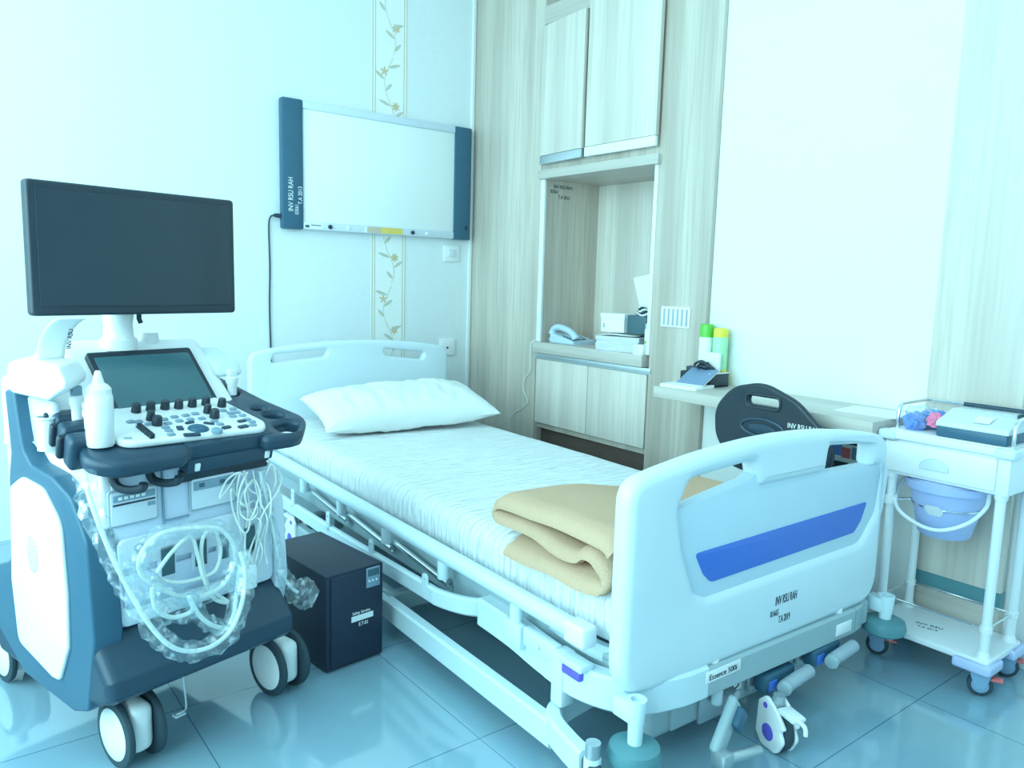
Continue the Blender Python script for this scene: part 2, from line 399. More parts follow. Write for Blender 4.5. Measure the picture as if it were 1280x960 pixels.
uc = thing('upper_cabinet', 'pale wood wall cabinet with two doors above the niche', 'cabinet', loc=(0, 0, 0))
obj('carcass', MB().box(.006, .38, -1.330, -.582, 1.598, 2.30, .002), 'wood', uc)
obj('shelf_board', MB().box(-.022, .36, -1.343, -.582, 1.556, 1.597, .002), 'wood_h', uc)
obj('cornice', MB().box(-.012, .36, -1.330, -.584, 2.262, 2.345, .002), 'wood_h', uc)
d = MB().box(-.020, 0, -.315, 0, 0, .592, .002)
dl = obj('door', d, 'wood_light', uc); dl.location = (.002, -.589, 1.664); dl.rotation_euler = (0, 0, rad(-4.5))
obj('handle', MB().box(-.021, -.004, -.315, 0, -.040, -.002, .002), 'alu', dl)
d = MB().box(-.020, 0, -.418, 0, 0, .70, .002)
dr = obj('door', d, 'wood_light', uc); dr.location = (-.012, -.915, 1.668)
obj('handle', MB().box(-.022, -.004, -.418, 0, -.042, -.002, .002), 'edge', dr)
lc = thing('lower_cabinet', 'pale wood base cabinet under the niche counter', 'cabinet', loc=(0, 0, 0))
obj('carcass', MB().box(.02, .38, -1.330, -.582, .345, .722, .002), 'wood', lc)
obj('handle_rail', MB().box(-.006, .02, -1.345, -.584, .700, .722, .003).box(-.001, .016, -1.345, -.584, .694, .700, 0), 'alu', lc)
obj('door', MB().box(0, .02, -.960, -.589, .374, .692, .002), 'wood_light', lc)
obj('door', MB().box(0, .02, -1.322, -.963, .374, .692, .002), 'wood_light', lc)
obj('plinth', MB().box(.05, .36, -1.328, -.584, 0, .34, .002), 'kick', lc)
tag(obj('countertop', MB().box(-.022, .36, -1.309, -.582, .724, .776, .003), 'wood_h'), 'pale wood countertop carrying the telephone and papers', 'countertop')
tag(obj('wall_desk', MB().box(-.282, .018, -2.447, -1.614, .66, .70, .003), 'wood_h'), 'long narrow pale wood desk shelf fixed along the white wall', 'desk')
# vent grille on the right panel
v = thing('vent_grille', 'white vent grille with vertical grey slots on the wood panel', 'vent', loc=(0, 0, 0))
obj('frame', MB().box(-.006, 0, -1.538, -1.388, .902, .985, .002), 'white', v)
for i in range(6):
    y = -1.402-.0232*i; obj('slot', MB().box(-.0075, -.005, y-.009, y, .91, .977, 0), 'grey', v)
# switch and socket
s = thing('light_switch', 'square white light switch under the light box corner', 'switch', loc=(0, 0, 0))
obj('plate', MB().box(-.181, -.079, -.009, 0, 1.162, 1.249, .004), 'white', s)
obj('rocker', MB().box(-.152, -.105, -.014, -.008, 1.187, 1.225, .002), 'pale2', s)
s = thing('wall_socket', 'white wall socket just right of the headboard', 'socket', loc=(0, 0, 0))
obj('plate', MB().box(-.197, -.097, -.010, 0, .656, .748, .004), 'white', s)
obj('hole', MB().cyl((-.15, -.012, .70), (-.15, -.008, .70), .006), 'ink', s)

# ================================================================== X-RAY LIGHT BOX
lb = thing('film_viewer', 'wide white x-ray light box with dark end caps on wall', 'light box', loc=(0, 0, 0))
obj('housing', MB().box(-1.0, -.12, -.030, -.001, 1.285, 1.857, .003), 'pale2', lb)
obj('diffuser', MB().box(-.976, -.142, -.036, -.028, 1.318, 1.822, .001), 'diffuser', lb)
obj('top_rail', MB().box(-.976, -.142, -.044, -.002, 1.822, 1.858, .006), 'pale2', lb)
obj('bottom_rail', MB().box(-.978, -.142, -.044, -.002, 1.281, 1.318, .006), 'pale2', lb)
for x0, x1 in ((-1.074, -.974), (-.143, -.038)):
    e = obj('end_cap', MB().box(x0, x1, -.046, -.001, 1.279, 1.860, .008), 'cart', lb)
    if x0 < -1:
        t = MB()
        t.text('INV RSU RAH', .033, (-1.026, -.0465, 1.358), (0, 0, 1), (-1, 0, 0), sx=.78)
        t.text('03561', .024, (-1.001, -.0465, 1.345), (0, 0, 1), (-1, 0, 0), sx=.78)
        t.text('T.A 2013', .027, (-.983, -.0465, 1.392), (0, 0, 1), (-1, 0, 0), sx=.8)
        obj('marking', t, 'white_ink', e)
    else: obj('switch', MB().box(-.075, -.060, -.049, -.045, 1.33, 1.352, .001), 'ink', e)
for x in (-.845, -.395): obj('knob', MB().cyl((x, -.052, 1.299), (x, -.043, 1.299), .010, bev=.002), 'ink', lb)
for x in (-.75, -.31): obj('button', MB().cyl((x, -.048, 1.299), (x, -.043, 1.299), .010, bev=.002), 'white', lb)
st = obj('sticker', MB().box(-.665, -.65, -.0448, -.0436, 1.285, 1.314, 0, 2).box(-.65, -.575, -.0448, -.0436, 1.285, 1.314, 0, 0).box(-.575, -.452, -.0448, -.0436, 1.285, 1.314, 0, 1), ['tan', 'amber', 'white'], lb)
obj('sticker', MB().box(-.972, -.88, -.0448, -.0436, 1.285, 1.315, 0, 0).box(-.968, -.948, -.0454, -.0446, 1.29, 1.302, 0, 1).box(-.94, -.89, -.0454, -.0446, 1.30, 1.304, 0, 1), ['white', 'teal'], lb)
pts = [(-1.074, -.02, 1.335), (-1.10, -.018, 1.338), (-1.122, -.012, 1.325), (-1.127, -.008, 1.27), (-1.124, -.006, 1.1), (-1.128, -.006, .9), (-1.122, -.006, .55), (-1.12, -.01, .35)]
cb = MB().tube(spline(pts, 8), .0035, 8); cb.cyl((-1.105, -.018, 1.337), (-1.07, -.02, 1.335), .008, .011)
obj('power_cord', cb, 'ink', lb, 'thin dark cord')

# ================================================================== BED
bed = thing('hospital_bed', 'pale blue hospital bed with cranks and handled end boards', 'bed', BED)
# headboard
def arch(xl, xr, zb, zs, zc, rc, n=10):
    top = []
    for i in range(n+1):
        t = i/n; x = xr+(xl-xr)*t
        top.append((x, zs+(zc-zs)*(1-(2*t-1)**2)))
    return rpoly([(xl, zb, rc*.8)] + [(xr, zb, rc*.8)] + [(top[0][0], top[0][1], rc)] + [(p[0], p[1], 0) for p in top[1:-1]] + [(top[-1][0], top[-1][1], rc)], 8)
hb = MB()
hl = rpoly([(-.440, .688, .022), (-.185, .708, .02), (-.175, .742, .016), (-.42, .726, .02)], 5)
hr = rpoly([(.115, .702, .02), (.315, .676, .022), (.325, .712, .02), (.10, .736, .018)], 5)
hb.plate(arch(-.53, .457, .26, .735, .780, .13), .046, .014, (hl, hr), 'xz', -.03, res=4)
obj('headboard', hb, 'bedplastic', bed)
# footboard: thick rim with a thinner recessed panel
YF_ = -2.275
h1 = rpoly([(-.345, .612, .022), (-.185, .640, .014), (-.150, .676, .014), (-.318, .664, .03)], 6)
h2 = rpoly([(.205, .628, .012), (.337, .622, .02), (.349, .670, .012), (.195, .681, .012)], 6)
rim_in = rpoly([(-.355, .612, .03), (-.335, .52, .05), (-.290, .415, .03), (-.25, .397, .03), (.368, .407, .05), (.437, .48, .06), (.45, .58, .02), (.435, .606, .02), (.388, .608, .015), (.386, .672, .012), (.19, .686, .012), (.18, .62, .02), (-.092, .62, .02), (-.110, .684, .014), (-.325, .668, .03)], 5)
fb = MB().plate(arch(-.505, .475, .222, .685, .736, .115), .056, .024, (rim_in,), 'xz', YF_, res=4)
fbo = obj('footboard', fb, 'bedplastic', bed)
# panel fills the rim except for the two hand holes
pn = MB().plate(rpoly([(-.37, .605, 0), (-.35, .50, 0), (-.30, .40, 0), (-.25, .385, 0), (.37, .395, 0), (.45, .47, 0), (.465, .59, 0), (.44, .614, 0), (.182, .618, .01), (.172, .66, 0), (-.085, .66, 0), (-.125, .641, .008)], 4), .034, .004, (), 'xz', YF_)
obj('recessed_panel', pn, 'bedpanel', fbo)
obj('stripe', MB().plate(rpoly([(-.292, .501, .008), (.395, .513, .006), (.372, .465, .03), (.342, .437, .02), (-.235, .425, .03), (-.262, .45, .02)], 6), .004, .001, (), 'xz', YF_-.0175), 'blue', fbo)
t = MB(); yt = -2.3034
t.text('INV RSU RAH', .032, (.0, yt, .318), (1, 0, .0), (0, 0, 1), sx=.46)
t.text('01665', .022, (-.017, yt, .292), (1, 0, .0), (0, 0, 1), sx=.6)
t.text('T.A 2019', .026, (.017, yt, .270), (1, 0, .0), (0, 0, 1), sx=.48)
obj('marking', t, 'ink', fbo)
# main frame: side beams meeting the foot beam in a wide curve
path = spline([(-.455, -1.74, .205), (-.46, -1.88, .205), (-.475, -2.02, .205), (-.485, -2.16, .21), (-.43, -2.255, .205), (-.33, -2.285, .2), (-.24, -2.287, .197)], 8)
def beam(mb, path, w, h, mat=0):
    b = bmesh.new(); R = []
    for i, p in enumerate(path):
        t = path[min(i+1, len(path)-1)]-path[max(i-1, 0)]; t.z = 0; t.normalize(); n = Vector((-t.y, t.x, 0))
        e = .006
        R.append([b.verts.new(p+n*a+Vector((0, 0, c))) for a, c in ((-w/2+e, -h/2), (w/2-e, -h/2), (w/2, -h/2+e), (w/2, h/2-e), (w/2-e, h/2), (-w/2+e, h/2), (-w/2, h/2-e), (-w/2, -h/2+e))])
    for A, B in zip(R, R[1:]):
        for j in range(8): b.faces.new((A[j], A[(j+1) % 8], B[(j+1) % 8], B[j]))
    b.faces.new(R[0][::-1]); b.faces.new(R[-1]); bmesh.ops.recalc_face_normals(b, faces=b.faces)
    mb._merge(b, mat)
    return mb
fm = beam(MB(), path, .045, .078)
obj('side_beam', fm, 'bedrail', bed)
fm = beam(MB(), [Vector((-.2*0-.245, -2.287, .195)), Vector((.36, -2.287, .190))], .045, .072)
fm.box(-.02, .02, 0, 0, 0, 0, 0) if False else None
fo = obj('foot_beam', fm, 'bedmetal', bed)
pathr = [Vector((.36, -2.287, .19)), Vector((.42, -2.27, .19)), Vector((.46, -2.2, .19)), Vector((.46, -1.6, .19)), Vector((.46, -.1, .19))]
obj('side_beam', beam(MB(), spline(pathr, 6), .045, .072), 'bedmetal', bed)
obj('side_beam', beam(MB(), [Vector((-.41, -1.7, .20)), Vector((-.41, -.1, .20))], .04, .07), 'bedmetal', bed)
obj('label_plate', MB().box(-.250, -.130, -2.312, -2.309, .197, .224, .001, 0).text('Essence 500i', .019, (-.242, -2.3125, .2035), (1, 0, 0), (0, 0, 1), mat=1, sx=1.0), ['white', 'ink'], fo)
obj('label_plate', MB().box(.27, .34, -2.312, -2.309, .172, .203, .001), ['white'], fo)
# board mounting pegs and lower crank housing
for x in (-.205, .30): obj('board_peg', MB().cyl((x, -2.285, .222), (x, -2.285, .238), .018), 'white', bed)
hsg = obj('crank_housing', MB().box(-.30, .34, -2.262, -2.225, .075, .170, .004).box(-.37, -.27, -2.255, -2.20, .06, .17, .03, seg=4), 'bedmetal', bed)
obj('crank_bay', MB().box(-.215, -.10, -2.272, -2.262, .068, .165, .003), 'steel', hsg)
obj('warning_sticker', MB().box(-.105, -.055, -2.265, -2.2615, .108, .145, .001, 0).tube([(-.08+.012*cos(a*.5236), -2.2655, .127+.012*sin(a*.5236)) for a in range(12)], .0016, 5, closed=True, mat=1).box(-.089, -.071, -2.266, -2.265, .1255, .1285, 0, 1), ['white', 'ink'], hsg)
for x in (-.175, .27): obj('peg', MB().cyl((x, -2.285, .115), (x, -2.285, .155), .013, bev=.003), 'bedrail', bed)
def folded_crank(x, z):
    c = obj('crank', MB().box(x-.075, x+.055, -2.275, -2.262, z-.038, z+.022, .006), 'steel', bed)
    obj('arm', MB().box(x-.062, x+.06, -2.312, -2.277, z-.032, z+.016, .008), 'cart', c)
    obj('grip', MB().cyl((x-.012, -2.335, z-.010), (x+.085, -2.335, z+.002), .0165, bev=.004), 'grey', c)
    obj('arrow_mark', MB().box(x-.05, x-.018, -2.316, -2.311, z-.026, z+.0, .003), 'blue', c)
    obj('bracket', MB().cyl((x-.03, -2.34, z-.013), (x-.012, -2.335, z-.010), .0175, bev=.003), 'bedmetal', c)
folded_crank(.035, .132); folded_crank(.235, .143)
# the third crank hangs down, swung out
c = obj('crank', MB().cyl((-.12, -2.30, .125), (-.12, -2.23, .125), .012), 'steel', bed)
A = Vector((-0.1830, -2.3400, 0.1430)); B = Vector((-0.2810, -2.3700, 0.0700))
u = (B-A).normalized(); n = Vector((0, 1, 0)); sd = u.cross(n).normalized()
arm = MB().box(-.022, .022, -.012, .012, -.012, (B-A).length, .010, seg=3)
arm.tf(Matrix(((sd.x, n.x, u.x, A.x), (sd.y, n.y, u.y, A.y), (sd.z, n.z, u.z, A.z), (0, 0, 0, 1))))
obj('arm', arm, 'bedmetal', c)
A2 = A + Vector((.0, -.018, -.01))
arm = MB().box(-.016, .016, -.010, .010, -.004, .045, .006, seg=3)
arm.tf(Matrix(((sd.x, n.x, u.x, A2.x+.006), (sd.y, n.y, u.y, A2.y), (sd.z, n.z, u.z, A2.z), (0, 0, 0, 1))))
obj('arrow_mark', arm, 'cart', c)
G = B + Vector((.012, -.02, .0)); G2 = Vector((-0.1620, -2.4000, 0.0560))
obj('grip', MB().cyl(G, G2, .012, bev=.004).box(G.x-.022, G.x+.014, G.y-.014, G.y+.026, G.z-.018, G.z+.016, .006), 'steel', c)
# base: bars close to the floor with the bent foot pieces
bs = beam(MB(), [Vector((-.53, -1.30, .082)), Vector((-.53, -2.13, .082))], .035, .066)
bo = obj('base_bar', bs, 'bedrail', bed)
bs = beam(MB(), spline([(.02, -2.03, .10), (-.30, -2.06, .10), (-.47, -2.085, .10), (-.528, -2.125, .098), (-.548, -2.20, .095), (-.556, -2.262, .095)], 8), .036, .062)
bs.cyl((-.560, -2.285, .02), (-.560, -2.285, .125), .018, bev=.004)
obj('base_foot', bs, 'bedrail', bed)
obj('base_bar', beam(MB(), [Vector((.30, -.5, .09)), Vector((.30, -2.03, .09))], .035, .06), 'bedmetal', bed)
obj('base_crossbar', beam(MB(), [Vector((.32, -2.03, .10)), Vector((.0, -2.03, .10))], .036, .062), 'bedmetal', bed)
obj('base_crossbar', beam(MB(), [Vector((-.53, -1.32, .09)), Vector((.31, -1.32, .09))], .04, .06), 'bedmetal', bed)
obj('base_crossbar', beam(MB(), [Vector((-.52, -.45, .09)), Vector((.31, -.45, .09))], .04, .06), 'bedmetal', bed)
obj('base_bar', beam(MB(), [Vector((-.50, -.45, .085)), Vector((-.50, -1.32, .085))], .035, .06), 'bedmetal', bed)
for x, y in ((-.40, -1.98), (.25, -1.98), (-.38, -.6), (.25, -.6)):
    obj('lift_post', MB().box(x-.02, x+.02, y-.03, y+.03, .10, .20, .004), 'bedmetal', bed)
# casters
def bed_caster(x, y, a=0, cover=True, k=1):
    X = Matrix.Translation((x, y, 0)) @ Matrix.Rotation(a, 4, 'Z') @ Matrix.Scale(k, 4)
    c = obj('caster', MB().cyl((-.014, 0, .0585), (.014, 0, .0585), .0585, seg=32, bev=.006).tf(X), 'tread', bed)
    cov = rpoly([(-.055, .03, .02), (-.03, .0, .03), (.035, .004, .03), (.060, .05, .02), (.045, .075, .01), (.062, .088, .008), (.03, .12, .01), (-.02, .148, .02), (-.050, .12, .012)], 5)
    for sgn in (-1, 1) if cover else ():
        h = obj('cover', MB().plate(cov, .012, .004, (), 'yz', sgn*.022).tf(X), 'white', c)
        obj('hub_disc', MB().cyl((sgn*.026, -.002, .050), (sgn*.030, -.002, .050), .023, bev=.001).tf(X), 'purple', h)
        obj('rivet', MB().cyl((sgn*.026, -.018, .120), (sgn*.030, -.018, .120), .008).tf(X), 'purple', h)
    if cover: obj('brake_pedal', MB().box(-.022, .022, .02, .085, .118, .132, .005).tube(spline([(.0, .08, .124), (.0, .105, .12), (.0, .11, .10)], 4), .006).tf(X), 'white2', c)
    obj('stem', MB().cyl((0, 0, .10), (0, 0, .155), .016).tf(X), 'steel', c)
bed_caster(-.045, -2.362, rad(163), True, .86)
bed_caster(-.560, -2.285, rad(-20), False)
bed_caster(.28, -.5, 0); bed_caster(-.50, -.5, 0)
# corner bumpers with drip-pole sockets
for x, y, zt in ((-.475, -2.318, .238), (.498, -2.32, .238)):
    s_ = obj('pole_socket', MB().lathe([(0, .13), (.015, .13), (.016, zt-.06), (.021, zt-.01), (.021, zt), (.013, zt), (.013, zt-.03), (0, zt-.03)], (x, y, 0), 20).box(x-.02, x+.02, y, y+.05, zt-.05, zt-.01, .004), 'bedrail', bed)
    obj('bumper_disc', MB().lathe([(0, .100), (.046, .100), (.055, .106), (.057, .118), (.052, .136), (.040, .142), (0, .142)], (x, y, 0), 32).tf(Matrix.Translation((0, 0, 0 if x < 0 else .030))), 'bumperrubber', s_)
# folded side rails
def rail(xr, sgn, y0, y1):
    r = obj('side_rail', MB().tube([(xr, y0, .326), (xr, y0-.04, .328), (xr, y1+.02, .330), (xr, y1, .328)], .0225, 14), 'bedrail', bed)
    obj('end_cap', MB().box(xr-.022, xr+.022, y1-.035, y1+.03, .304, .352, .008, seg=3), 'white2', r)
    lb_ = MB(); beam(lb_, spline([(xr-sgn*.003, y0-.05, .165), (xr-sgn*.003, -.9, .175), (xr-sgn*.003, y1+.68, .195), (xr+sgn*.0, y1+.58, .197), (xr+sgn*.03, y1+.49, .20), (xr+sgn*.08, y1+.44, .20)], 6), .022, .05)
    obj('lower_bar', lb_, 'bedrail', r)
    ys = [y0-.30-.34*i for i in range(5)]
    for y in ys:
        p = obj('post', MB().cyl((xr+sgn*.012, y, .315), (xr+sgn*.012, y, .250), .017, bev=.004), 'bedrail', r)
        if y - .42 > y1+.25:
            obj('link', MB().cyl((xr+sgn*.028, y+.01, .262), (xr+sgn*.05, y-.30, .215), .008).cyl((xr+sgn*.04, y+.01, .245), (xr+sgn*.06, y-.30, .20), .006), 'chrome', p)
        tb = rpoly([(y+.045, .18, .002), (y+.075, .18, .002), (y+.075, .250, .015), (y+.045, .250, .015)], 5)
        if y > -1.75: obj('tab', MB().plate(tb, .006, .001, (ell(y+.06, .232, .005, .005, 10),), 'yz', xr-sgn*.011), 'bedrail', p)
    return r
rl = rail(-.505, 1, -.27, -2.17)
rail(.49, -1, -.27, -2.17)
obj('latch_cover', MB().box(-.52, -.48, -2.195, -2.12, .246, .262, .004), 'bedrail', rl)
lk = obj('lock_bracket', MB().box(-.512, -.49, -1.97, -1.90, .205, .262, .004).box(-.512, -.49, -2.10, -1.98, .225, .268, .004).box(-.515, -.475, -2.13, -2.09, .135, .262, .006).cyl((-.518, -2.04, .247), (-.51, -2.04, .247), .008), 'bedrail', rl)
obj('release_latch', MB().box(-.515, -.482, -2.185, -2.125, .222, .244, .004), 'purple', lk)
# deck under the mattress
obj('deck', MB().box(-.44, .40, -2.20, -.06, .25, .27, .005).box(-.44, -.41, -2.2, -.06, .225, .26, .003).box(.37, .40, -2.2, -.06, .225, .26, .003), 'bedmetal', bed)
obj('deck_end', beam(MB(), spline([(-.42, -1.95, .265), (-.435, -2.12, .262), (-.40, -2.205, .258), (-.28, -2.235, .255), (.2, -2.235, .255)], 6), .03, .04), 'bedrail', bed)

# mattress
def rbox_grid(x0, x1, y0, y1, z0, z1, r, nx, ny, nz, fn):
    b = bmesh.new(); bmesh.ops.create_cube(b, size=2)
    bmesh.ops.subdivide_edges(b, edges=b.edges[:], cuts=max(nx, ny), use_grid_fill=True)
    cx, cy, cz = (x0+x1)/2, (y0+y1)/2, (z0+z1)/2; hx, hy, hz = (x1-x0)/2, (y1-y0)/2, (z1-z0)/2
    for v in b.verts:
        p = Vector((v.co.x*hx, v.co.y*hy, v.co.z*hz))
        q = Vector((max(-hx+r, min(hx-r, p.x)), max(-hy+r, min(hy-r, p.y)), max(-hz+r, min(hz-r, p.z))))
        d = p-q
        if d.length > r: d = d.normalized()*r
        v.co = fn(q+d+Vector((cx, cy, cz)))
    return b
mt = thing('mattress', 'mattress in a smooth white sheet on the hospital bed', 'mattress', BED)
def msag(p):
    k = noise.noise(Vector((p.x*2.2, p.y*1.4, 1)))*.006 + noise.noise(Vector((p.x*9+p.y*3, p.y*7, 3)))*.0016
    if p.y > -.45: p = p + Vector((0, 0, .018*(p.y+.45)/.4))
    return p + Vector((0, 0, k if p.z > .35 else 0))
mm = MB(); mm._merge(rbox_grid(-.452, .415, -2.225, -.062, .285, .425, .05, 60, 60, 8, msag))
obj('sheet', mm, 'sheet', mt)
rf = MB().grid(lambda u, v: Vector((-.44+.11*u+.012*sin(v*9), -2.20-.032*v+.006*sin(u*22), .352-.062*v+.010*sin(u*17+v*5))), 24, 10)
obj('sheet_corner', rf, 'sheet', mt)
# pillow
def pil(u, v):
    x, y = 2*u-1, 2*v-1
    return x, y
pw = MB()
for sgn in (1, -1):
    def pf(u, v, sgn=sgn):
        x, y = 2*u-1, 2*v-1
        e = max(0, 1-abs(x)**3)**.46*max(0, 1-abs(y)**2.6)**.46
        px = x*.395*(1-.07*(1-abs(y)**2)*abs(x)**6); py = y*.205*(1-.13*(1-x*x)*abs(y)**6)
        wr = .012*noise.noise(Vector((x*3.2, y*1.5, sgn)))+.008*noise.noise(Vector((x*11, y*2.5, 5)))
        zz = sgn*e*(.085 if sgn > 0 else .062) + wr*e
        return Vector((px, py, zz))
    pw.grid(pf, 56, 36)
bmesh.ops.remove_doubles(pw.bm, verts=pw.bm.verts, dist=1e-5); bmesh.ops.recalc_face_normals(pw.bm, faces=pw.bm.faces)
pl = obj('pillow', pw, 'pillow'); tag(pl, 'plump white pillow at the head of the bed', 'pillow')
pl.matrix_world = Matrix.Translation((BED.x, BED.y, 0)) @ Matrix.Rotation(BED.a, 4, 'Z') @ Matrix.Translation((.03, -.36, .512)) @ Matrix.Rotation(rad(-6), 4, 'Z') @ Matrix.Rotation(rad(11), 4, 'X') @ Matrix.Rotation(rad(-2), 4, 'Y')
# folded blanket
bk = MB(); ys0, ys1 = -1.80, -2.185
sec2 = [(-2.215, .520), (-2.19, .535), (-2.10, .538), (-2.00, .536), (-1.90, .533), (-1.83, .530), (-1.802, .522), (-1.790, .506), (-1.800, .492), (-1.826, .488), (-1.90, .492), (-1.98, .486), (-2.06, .474), (-2.105, .476), (-2.130, .492), (-2.160, .494), (-2.190, .474), (-2.203, .454), (-2.194, .440), (-2.16, .436), (-2.08, .437), (-1.98, .437), (-1.87, .438)]
sec = [Vector((p.x, p.y)) for p in spline([(y_, z_, 0) for y_, z_ in sec2], 4)]
nn = []
for i, p in enumerate(sec):
    t = sec[min(i+1, len(sec)-1)]-sec[max(i-1, 0)]; t.normalize(); nn.append(Vector((-t.y, t.x)))
half = len(sec)
def bl_def(x, k, p, w):
    y, z_ = p; f_ = k/(half-1)
    x += -.022*max(0, (f_-.75)/.25)*max(0, (-x-.3)/.18) + .006*noise.noise(Vector((y*9, f_*4, 2)))*(1 if x < -.3 else 0)
    ed = min(1, max(0, (-.425-x)/.08)); ed = ed*ed*(3-2*ed)
    h = (z_-.437)/.1; dr = min(1, max(0, (x+.33)/.40)); dr = dr*dr*(3-2*dr)
    z2 = .437+(z_-.437)*(1-.42*dr)
    e = noise.noise(Vector((x*5, y*7, f_*3)))
    return Vector((x, y+.006*e, z2+.004-.034*ed+.005*e*min(1, h*2+.1)))
b = bmesh.new(); NX = 60; rows = []
for i in range(NX+1):
    x = -.474+.72*i/NX; q = (x+.474)
    th = .0095*(.25+.75*min(1, q/.006)**.5) + .004*math.exp(-((q-.012)/.012)**2)
    P_ = [(k, p+n_*th) for k, (p, n_) in enumerate(zip(sec, nn))] + [(half-1-k, p-n_*th) for k, (p, n_) in enumerate(zip(sec[::-1], nn[::-1]))]
    rows.append([b.verts.new(bl_def(x, k, p, th)) for k, p in P_])
for A_, B_ in zip(rows, rows[1:]):
    n_ = len(A_)
    for j in range(n_): b.faces.new((A_[j], A_[(j+1) % n_], B_[(j+1) % n_], B_[j]))
for R_ in (rows[0], rows[-1]):
    n_ = len(R_)
    for j in range(half-1): b.faces.new((R_[j], R_[j+1], R_[n_-2-j], R_[n_-1-j]))
bmesh.ops.recalc_face_normals(b, faces=b.faces)
bk._merge(b)
bo_ = obj('blanket', bk, 'blanket', smooth=70); bo_.location = (BED.x, BED.y, 0); bo_.rotation_euler = (0, 0, BED.a)
tag(bo_, 'folded tan fleece blanket at the foot of the bed', 'blanket')

# ================================================================== ULTRASOUND CART
us = thing('ultrasound_machine', 'white and navy ultrasound machine on wheels with control console', 'ultrasound machine', CART)
base_prof = [(.56, .21), (.45, .135), (.04, .135), (-.01, .165), (-.095, .195), (-.115, .212), (-.112, .250), (-.04, .325), (.56, .325)]
bs = MB().plate(rpoly([(p[0], p[1], .012) for p in base_prof], 4), .45, .022, (), 'yz', -.035, res=4)
ub = obj('base', bs, 'cart_dark', us)
col = rpoly([(.322, .80, .012), (.272, .808, .015), (.252, .72, .04), (.238, .675, .03), (.20, .648, .03), (.10, .640, .05), (.015, .612, .05), (-.048, .53, .06), (-.062, .33, .0), (-.02, .16, .02), (.05, .135, 0), (.30, .135, .02), (.52, .24, .03), (.52, .33, .03), (.34, .40, .05), (.325, .60, .06), (.306, .66, .03)], 6)
for sx_ in (-1, 1):
    xo = -.232 if sx_ < 0 else .176
    c_ = obj('side_column', MB().plate(col, .060 if sx_ < 0 else .034, .006, (), 'yz', xo + (0 if sx_ < 0 else .013)), 'cart' if sx_ < 0 else 'pale2', us, None if sx_ < 0 else 'pale grey side column')
    pnl = rpoly([(.300, .585, .02), (.235, .618, .05), (.13, .612, .07), (.052, .55, .06), (.040, .40, .0), (.046, .28, .02), (.095, .192, .02), (.13, .188, .02), (.305, .215, .03), (.325, .36, .0)], 6)
    q = obj('side_panel', MB().plate(pnl, .010, .004, (), 'yz', xo+sx_*.033), 'white', c_)
    vt = MB().plate(ell(.194, .454, .026, .044), .003, .001, (), 'yz', xo+sx_*.0385)
    for i in range(-3, 4):
        for j in range(-4, 5):
            if (i/3.3)**2+(j/4.6)**2 < .95: vt.cyl((xo+sx_*.039, .194+i*.0068, .454+j*.009), (xo+sx_*.0406, .194+i*.0068, .454+j*.009), .0022, seg=8, mat=1)
    obj('vent', vt, ['pale2', 'pale'], q)
obj('side_cover', MB().plate(rpoly([(.30, .60, .01), (.09, .60, .01), (.01, .56, .03), (-.035, .50, .01), (-.035, .69, .02), (.10, .705, .02), (.30, .72, .01)], 4), .024, .006, (), 'yz', -.211), 'white', us)
body = MB().box(-.205, .172, -.040, .50, .325, .70, .008)
bd = obj('body', body, 'pale', us)
obj('front_frame', MB().plate(rrect(-.203, .170, .330, .520, .02), .012, .004, (rpoly([(-.196, .365, .02), (.05, .365, .02), (.05, .45, .004), (-.196, .455, .004)], 4),), 'xz', -.046), 'pale2', bd)
def drive(x0, x1, z0, z1, nm, cols):
    d_ = obj(nm, MB().plate(rrect(x0, x1, z0, z1, .008), .008, .002, (), 'xz', -.044), 'grey', bd)
    obj('face', MB().plate(rrect(x0+.004, x1-.004, z0+.004, z1-.004, .006), .006, .001, (), 'xz', -.0475), cols, d_)
    return d_
d_ = drive(-.216, -.112, .548, .626, 'video_recorder', 'pale2')
obj('button_strip', MB().box(-.208, -.120, -.0530, -.050, .602, .616, .001, 0), 'key', d_)
for i in range(5): obj('button', MB().box(-.198+.012*i, -.190+.012*i, -.0545, -.0525, .606, .612, .0005), 'white', d_)
obj('slot', MB().box(-.208, -.120, -.052, -.050, .594, .5975, 0), 'ink', d_)
obj('badge', MB().box(-.136, -.120, -.052, -.050, .582, .590, 0), 'key', d_)
d_ = drive(-.040, .075, .545, .622, 'disc_drive', 'pale2')
obj('tray_slot', MB().box(-.032, .068, -.053, -.050, .592, .612, .001), 'key', d_)
for x in (-.02, .03): obj('button', MB().box(x, x+.012, -.0545, -.0525, .598, .607, .0005), 'teal', d_)
obj('seam', MB().box(-.100, -.096, -.045, -.039, .53, .69, .001).box(-.096, -.04, -.045, -.039, .535, .539, .001), 'key', bd)
obj('jack', MB().cyl((-.159, -.056, .496), (-.159, -.044, .496), .011, bev=.002).cyl((-.159, -.060, .496), (-.159, -.055, .496), .006), 'key', bd)
for x0, x1 in ((-.118, -.076), (-.04, .0), (.02, .055), (.085, .125)):
    p_ = obj('probe_port', MB().box(x0, x1, -.052, -.040, .405, .488, .005), 'pale2', bd)
    obj('socket', MB().box(x0+.006, x1-.006, -.0545, -.051, .418, .478, .003), 'teal', p_)
p_ = obj('connector_panel', MB().box(-.216, -.160, -.050, -.040, .455, .482, .002), 'key', bd)
for x in (-.205, -.185): obj('socket', MB().cyl((x, -.054, .468), (x, -.049, .468), .006), 'white2', p_)
obj('lower_door', MB().box(-.19, .05, -.049, -.040, .375, .44, .01), 'pale', bd)
